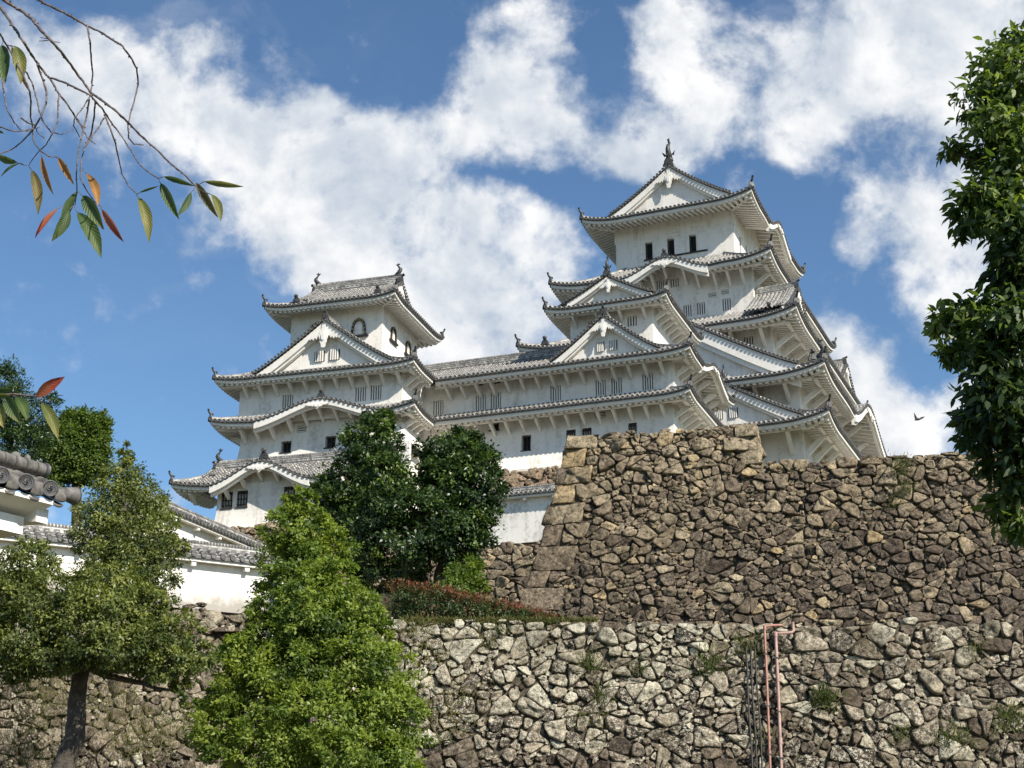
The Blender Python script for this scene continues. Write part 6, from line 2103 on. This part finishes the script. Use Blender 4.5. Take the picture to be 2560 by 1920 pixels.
def pipe(label, pts, r, collars, mat_key, extra=()):
    t = empty('drain_pipe', Vector(onL(*pts[0])), 0, label, 'pipe')
    mb = MB()
    W_ = [onL(*p) if len(p) == 2 else onL(p[0], p[1], p[2]) for p in pts]
    out = []
    for i in range(len(W_) - 1):      # short mitred elbows
        a, b = W_[i], W_[i + 1]
        L = np.linalg.norm(b - a)
        e = min(.35 * L, r * 1.3) / L
        ts = [0.0 if i == 0 else e] + ([.5] if L > 1 else []) + [1 - e if i < len(W_) - 2 else 1.0]
        out += [a + (b - a) * t_ for t_ in ts]
    mb.tube(out, r, 10, 0)
    o = mb.build('pipe_run', M[mat_key], t, 0); o.location = -t.location
    for (a, b) in collars:
        c = MB(); A_, B_ = onL(*a), onL(*b)
        c.tube([A_, A_ * .9 + B_ * .1, A_ * .1 + B_ * .9, B_], [r * 1.28, r * 1.36, r * 1.36, r * 1.28], 10, 0)
        o = c.build('pipe_collar', M[mat_key], t, 0); o.location = -t.location
    for p in extra:
        c = MB(); q = onL(*p)
        c.box(q[0] - r * 1.7, q[0] + r * 1.7, q[1] - r * 1.15, q[1] + .30, q[2] - .028, q[2] + .028)
        o = c.build('pipe_clip', M['cable'], t, 0); o.location = -t.location
    return t


pipe('thinner salmon-pink pipe with two ring joints, left of the wider pink pipe', [(385, 2100), (355, 1659), (322, 800), (295, 190), (400, 178, .22), (490, 180, -.1)], .036, [((320, 700), (321, 730)), ((345, 1330), (346, 1362)), ((298, 185), (297, 225))], 'pink', [(349, 1520), (331, 1020), (305, 480)])
pipe('wider pale pink pipe with sleeve joints and a cranked top on the lower wall', [(500, 2100), (470, 1659), (435, 800), (410, 262), (600, 252, .22), (588, 150, .1)], .046, [((431, 690), (436, 762)), ((457, 1340), (461, 1412)), ((409, 250), (411, 300))], 'pinkpale', [(464, 1560), (446, 1080), (421, 520)])
for i, (a, b, lab) in enumerate((((98, 350), (168, 1659), 'black cable hanging on the lower wall, farthest from the pink pipes'), ((143, 340), (218, 1659), 'black cable hanging on the lower wall, between the two other cables'), ((190, 340), (276, 1659), 'black cable hanging on the lower wall, nearest to the thin pink pipe'))):
    mb = MB()
    pts = [onL(a[0] + (b[0] - a[0]) * t + 4 * math.sin(t * 9 + i), a[1] + (b[1] - a[1]) * t, .22) for t in np.linspace(0, 1.35, 16)]
    mb.tube(pts, .026, 6, 0)
    tag(mb.build('cable', M['cable']), lab, 'cable', 'black cables on the wall')

# ================================================================== gate roof corner, close at the left edge
ZG = lambda x, y, Y: np.array(P(x * .20492, 1080 + y * .20492, Y))
GY = 13.0
gu = .20492 * GY * 1.05 / FPX
GT = empty('gate_building', ZG(-400, 900, GY), 0, 'corner of a grey tiled gate roof with round patterned eave tiles at the left edge', 'gate building')
M['tile_close'] = m_simple('weathered_grey_tile', (0.055, 0.052, 0.047), (0.20, 0.185, 0.165), 9, .75, .5, .01)
M['tile_face'] = m_simple('dark_tile_face', (0.035, 0.036, 0.038), (0.10, 0.10, 0.10), 14, .5, .4, .005)


def gput(mb, name, m, parent=None):
    o = mb.build(name, m, parent or GT, 0); o.location = -GT.location
    if parent is not None and parent is not GT: o.location = -GT.location - parent.location if False else (0, 0, 0)
    return o


# the eave is level and runs away from the viewer to the right; the tiles climb back to the left
zE = ZG(605, 690, 13.4)[2]


def lvl(x, y, z):
    p = ZG(x, y, 10.0); return p * (z / p[2])


ends = [lvl(10 + 297.5 * k, 530 + 80 * k, zE) for k in (0, 2)]
E_ = (ends[1] - ends[0]) / 2
eu = E_ / np.linalg.norm(E_)
Dn = np.array([eu[1], -eu[0], 0.0])                      # the way the tile ends face
Df = Dn * .80 + np.array([0.0, -.60, -.10]); Df /= np.linalg.norm(Df)
back = -Dn * .90 + np.array([0, 0, .43])
cs = [ends[0] + E_ * k for k in range(-4, 3)]
rt = .074
roofm = MB()
for k, c in enumerate(cs):
    roofm.tube([c, c + back * .30], rt * .90, 14, 0)
    roofm.tube([c + back * .305, c + back * .62], rt * .86, 14, 0)
    roofm.tube([c + back * .625, c + back * 1.9], rt * .86, 14, 0)
    m = c + E_ * .5
    up = np.array([0, 0, 1.0])
    for (w, zt, zb, f, hh) in ((.070, .052, -.085, .0, 1), (.060, -.098, -.135, -.02, 0)):     # pan-tile lips
        rows = []
        for zz, dd in ((zt, .035), (zt - .01, .012), (zb + .012, 0), (zb, .02)):
            rows.append([m + eu * w * s + up * (zz - .018 * (1 - s * s)) + Dn * (f - dd + .012 * (1 - s * s)) for s in np.linspace(-1, 1, 7)])
        roofm.grid(np.array(rows), None, 0, True)
        roofm.grid(np.array([rows[0], np.array(rows[0]) + back * 1.6]), None, 0, True)
        roofm.grid(np.array([rows[-1], np.array(rows[-1]) + back * .3]), None, 0, True)
a = cs[0] - E_ * 2; b = cs[-1] + E_ * .62
dn = np.array([0, 0, -.06])
roofm.grid([[a + dn, b + dn], [a + back * 1.9 + dn, b + back * 1.9 + dn]], None, 0)
ro = gput(roofm, 'roof', M['tile_close'])
for k, c in enumerate(cs):       # patterned end discs: a raised rim and three curled strokes
    ax = Vector(Df)
    f = MB()
    c = c + np.array(Df) * .004
    f.disc(c, ax, rt * 1.08, .014, 22, 0)
    A_ = ax.cross(Vector((0, 0, 1))); A_.normalize(); B_ = A_.cross(ax)
    A_ = np.array(A_); B_ = np.array(B_); axn = np.array(ax)
    ring = lambda rr, o_: [c + axn * o_ + rt * rr * (A_ * math.cos(t) + B_ * math.sin(t)) for t in np.linspace(0, 2 * math.pi, 25)]
    f.tube(ring(1.0, .014), .008, 6, 0, caps=False)
    f.tube(ring(.66, .010), .0035, 5, 0, caps=False)
    for j in range(3):
        pts = []
        for t in np.linspace(0, 1, 9):
            an = j * 2.094 + t * 2.9; rr = rt * (.14 + .38 * t)
            pts.append(c + axn * .011 + rr * (A_ * math.cos(an) + B_ * math.sin(an)))
        f.tube(pts, np.linspace(.012, .003, 9), 6, 0)
    o = f.build('eave_tile_end', M['tile_face'], ro, 0)
# ridge tiles above, and the corner tile poking out to the right
rg = MB()
zR = ZG(250, 360, 13.2)[2]
p0, p1 = lvl(-420, 185, zR), lvl(545, 470, zR)
p0 = p1 - (p1 - p0) * .70
d = (p1 - p0)
for i in range(5):
    a = p0 + d * (i / 5); b = p0 + d * ((i + .97) / 5)
    rg.tube([a, a * .9 + b * .1, b * .5 + a * .5, b], [84 * gu, 88 * gu, 84 * gu, 80 * gu], 14, 0)
rg.tube([p1 - d * .05, p1 + d * .02], [92 * gu, 100 * gu], 14, 1)
for (x, y, rr) in ((185, 310, 70), (330, 345, 45)):
    q = lvl(x, y, zR + .05)
    rg.tube([q, q + np.array([0, 0, .04]), q + np.array([0, 0, .055])], [rr * gu, rr * .8 * gu, rr * .3 * gu], 10, 0)
sk = np.array([0, 0, -1.0])
rg.box8([q for z in (230, 60) for q in (p0 + sk * z * gu, p1 - d * .12 + sk * z * gu, p1 - d * .12 + sk * z * gu - Dn * .3, p0 + sk * z * gu - Dn * .3)], 0)
o = rg.build('descending_ridge', [M['tile_close'], M['tile_face']], ro, 0)
ct = MB()
q0, q1 = cs[-1] + E_ * .45 - Dn * .05, ZG(905, 778, 13.75)
ct.tube([q0, q0 * .45 + q1 * .55, q1], [66 * gu, 88 * gu, 112 * gu], 16, 0)
ct.tube([q1, q1 + (q1 - q0) * .05], [116 * gu, 118 * gu], 16, 1)
o = ct.build('corner_tile', [M['tile_close'], M['tile_face']], ro, 0)
# plastered underside and rafter ends, wall plate
un = MB()
e0 = cs[0] - E_ * 3 - Dn * .03 + np.array([0, 0, -.10]); e1 = cs[-1] + E_ * .30 - Dn * .03 + np.array([0, 0, -.10])
inn = -Dn * 1.5 + np.array([0, 0, -.42])
drop = np.array([0, 0, -.04])
un.box8([e0 + drop, e1 + drop, e1 + inn + drop, e0 + inn + drop, e0, e1, e1 + inn, e0 + inn])
gput(un, 'soffit', M['plaster_trim'])
bm_ = MB()
for (xa, ya, Yb) in ((515, 1020, 13.55),):
    tip = ZG(xa, ya, Yb); ax_ = -Dn * 1.2 + np.array([0, 0, .10]); w_ = eu * .14; h_ = np.array([0, 0, .14])
    bm_.box8([tip - w_ * .5 - h_ * .5, tip + w_ * .5 - h_ * .5, tip + w_ * .5 - h_ * .5 + ax_, tip - w_ * .5 - h_ * .5 + ax_, tip - w_ * .5 + h_ * .5, tip + w_ * .5 + h_ * .5, tip + w_ * .5 + h_ * .5 + ax_, tip - w_ * .5 + h_ * .5 + ax_])
gput(bm_, 'rafter_end', M['plaster_trim'])
zL = ZG(295, 1100, 13.5)[2]
wm = MB()
l1 = lvl(295, 1040, zL + .05); l0 = l1 - eu * 2.5; hh_ = np.array([0, 0, -.17]); tk = -Dn * .45
wm.box8([l0 + hh_, l1 + hh_, l1 + hh_ + tk, l0 + hh_ + tk, l0, l1, l1 + tk, l0 + tk])
gput(wm, 'lintel', M['plaster'])
wm = MB()
u1 = l1 - Dn * .5 + np.array([0, 0, .30]); u0 = u1 - eu * 3.0
hh_ = np.array([0, 0, -.46]); tk = -Dn * .3
wm.box8([u0 + hh_, u1 + hh_, u1 + hh_ + tk, u0 + hh_ + tk, u0, u1, u1 + tk, u0 + tk])
gput(wm, 'wall', M['plaster'])
wm = MB()
v1 = l1 - eu * 1.6 - Dn * .1; base = np.array([0, 0, -(float(v1[2]) + 1.6)])
wm.box8([v1 - eu * .3 + base, v1 + base, v1 + base + tk, v1 - eu * .3 + base + tk, v1 - eu * .3, v1, v1 + tk, v1 - eu * .3 + tk])
gput(wm, 'gate_post', M['wood'])
wm = MB()
v1 = l1 - eu * .25 - Dn * 1.1
wm.box8([v1 - eu * .3 + base, v1 + base, v1 + base + tk, v1 - eu * .3 + base + tk, v1 - eu * .3, v1, v1 + tk, v1 - eu * .3 + tk])

# ================================================================== a bird in flight
bd = MB()
c = np.array(P(2293, 1047, 60)); s_ = 60 * 1.05 / FPX * .482
X = np.array([1.0, 0, 0]); Zz = np.array([0, -.2, 1.0])
def bp_(x, y, d=0): return c + X * x * s_ + Zz * -y * s_ + np.array([0, d, 0])
bd.tube([bp_(-14, 8), bp_(-6, 4), bp_(4, 2), bp_(14, 1), bp_(20, 0)], [.01, .05, .065, .045, .012], 8, 0)
bd.extrude([bp_(-10, 6), bp_(2, 0), bp_(-4, -14), bp_(-15, -32), bp_(-14, -12)], (0, .03, 0), 0)
bd.extrude([bp_(-2, 6), bp_(8, -2), bp_(24, -10), bp_(42, -12), bp_(26, 0), bp_(10, 6)], (0, .03, 0), 0)
tag(bd.build('bird', M['ornament']), 'small dark bird flying in front of the white cloud', 'bird')
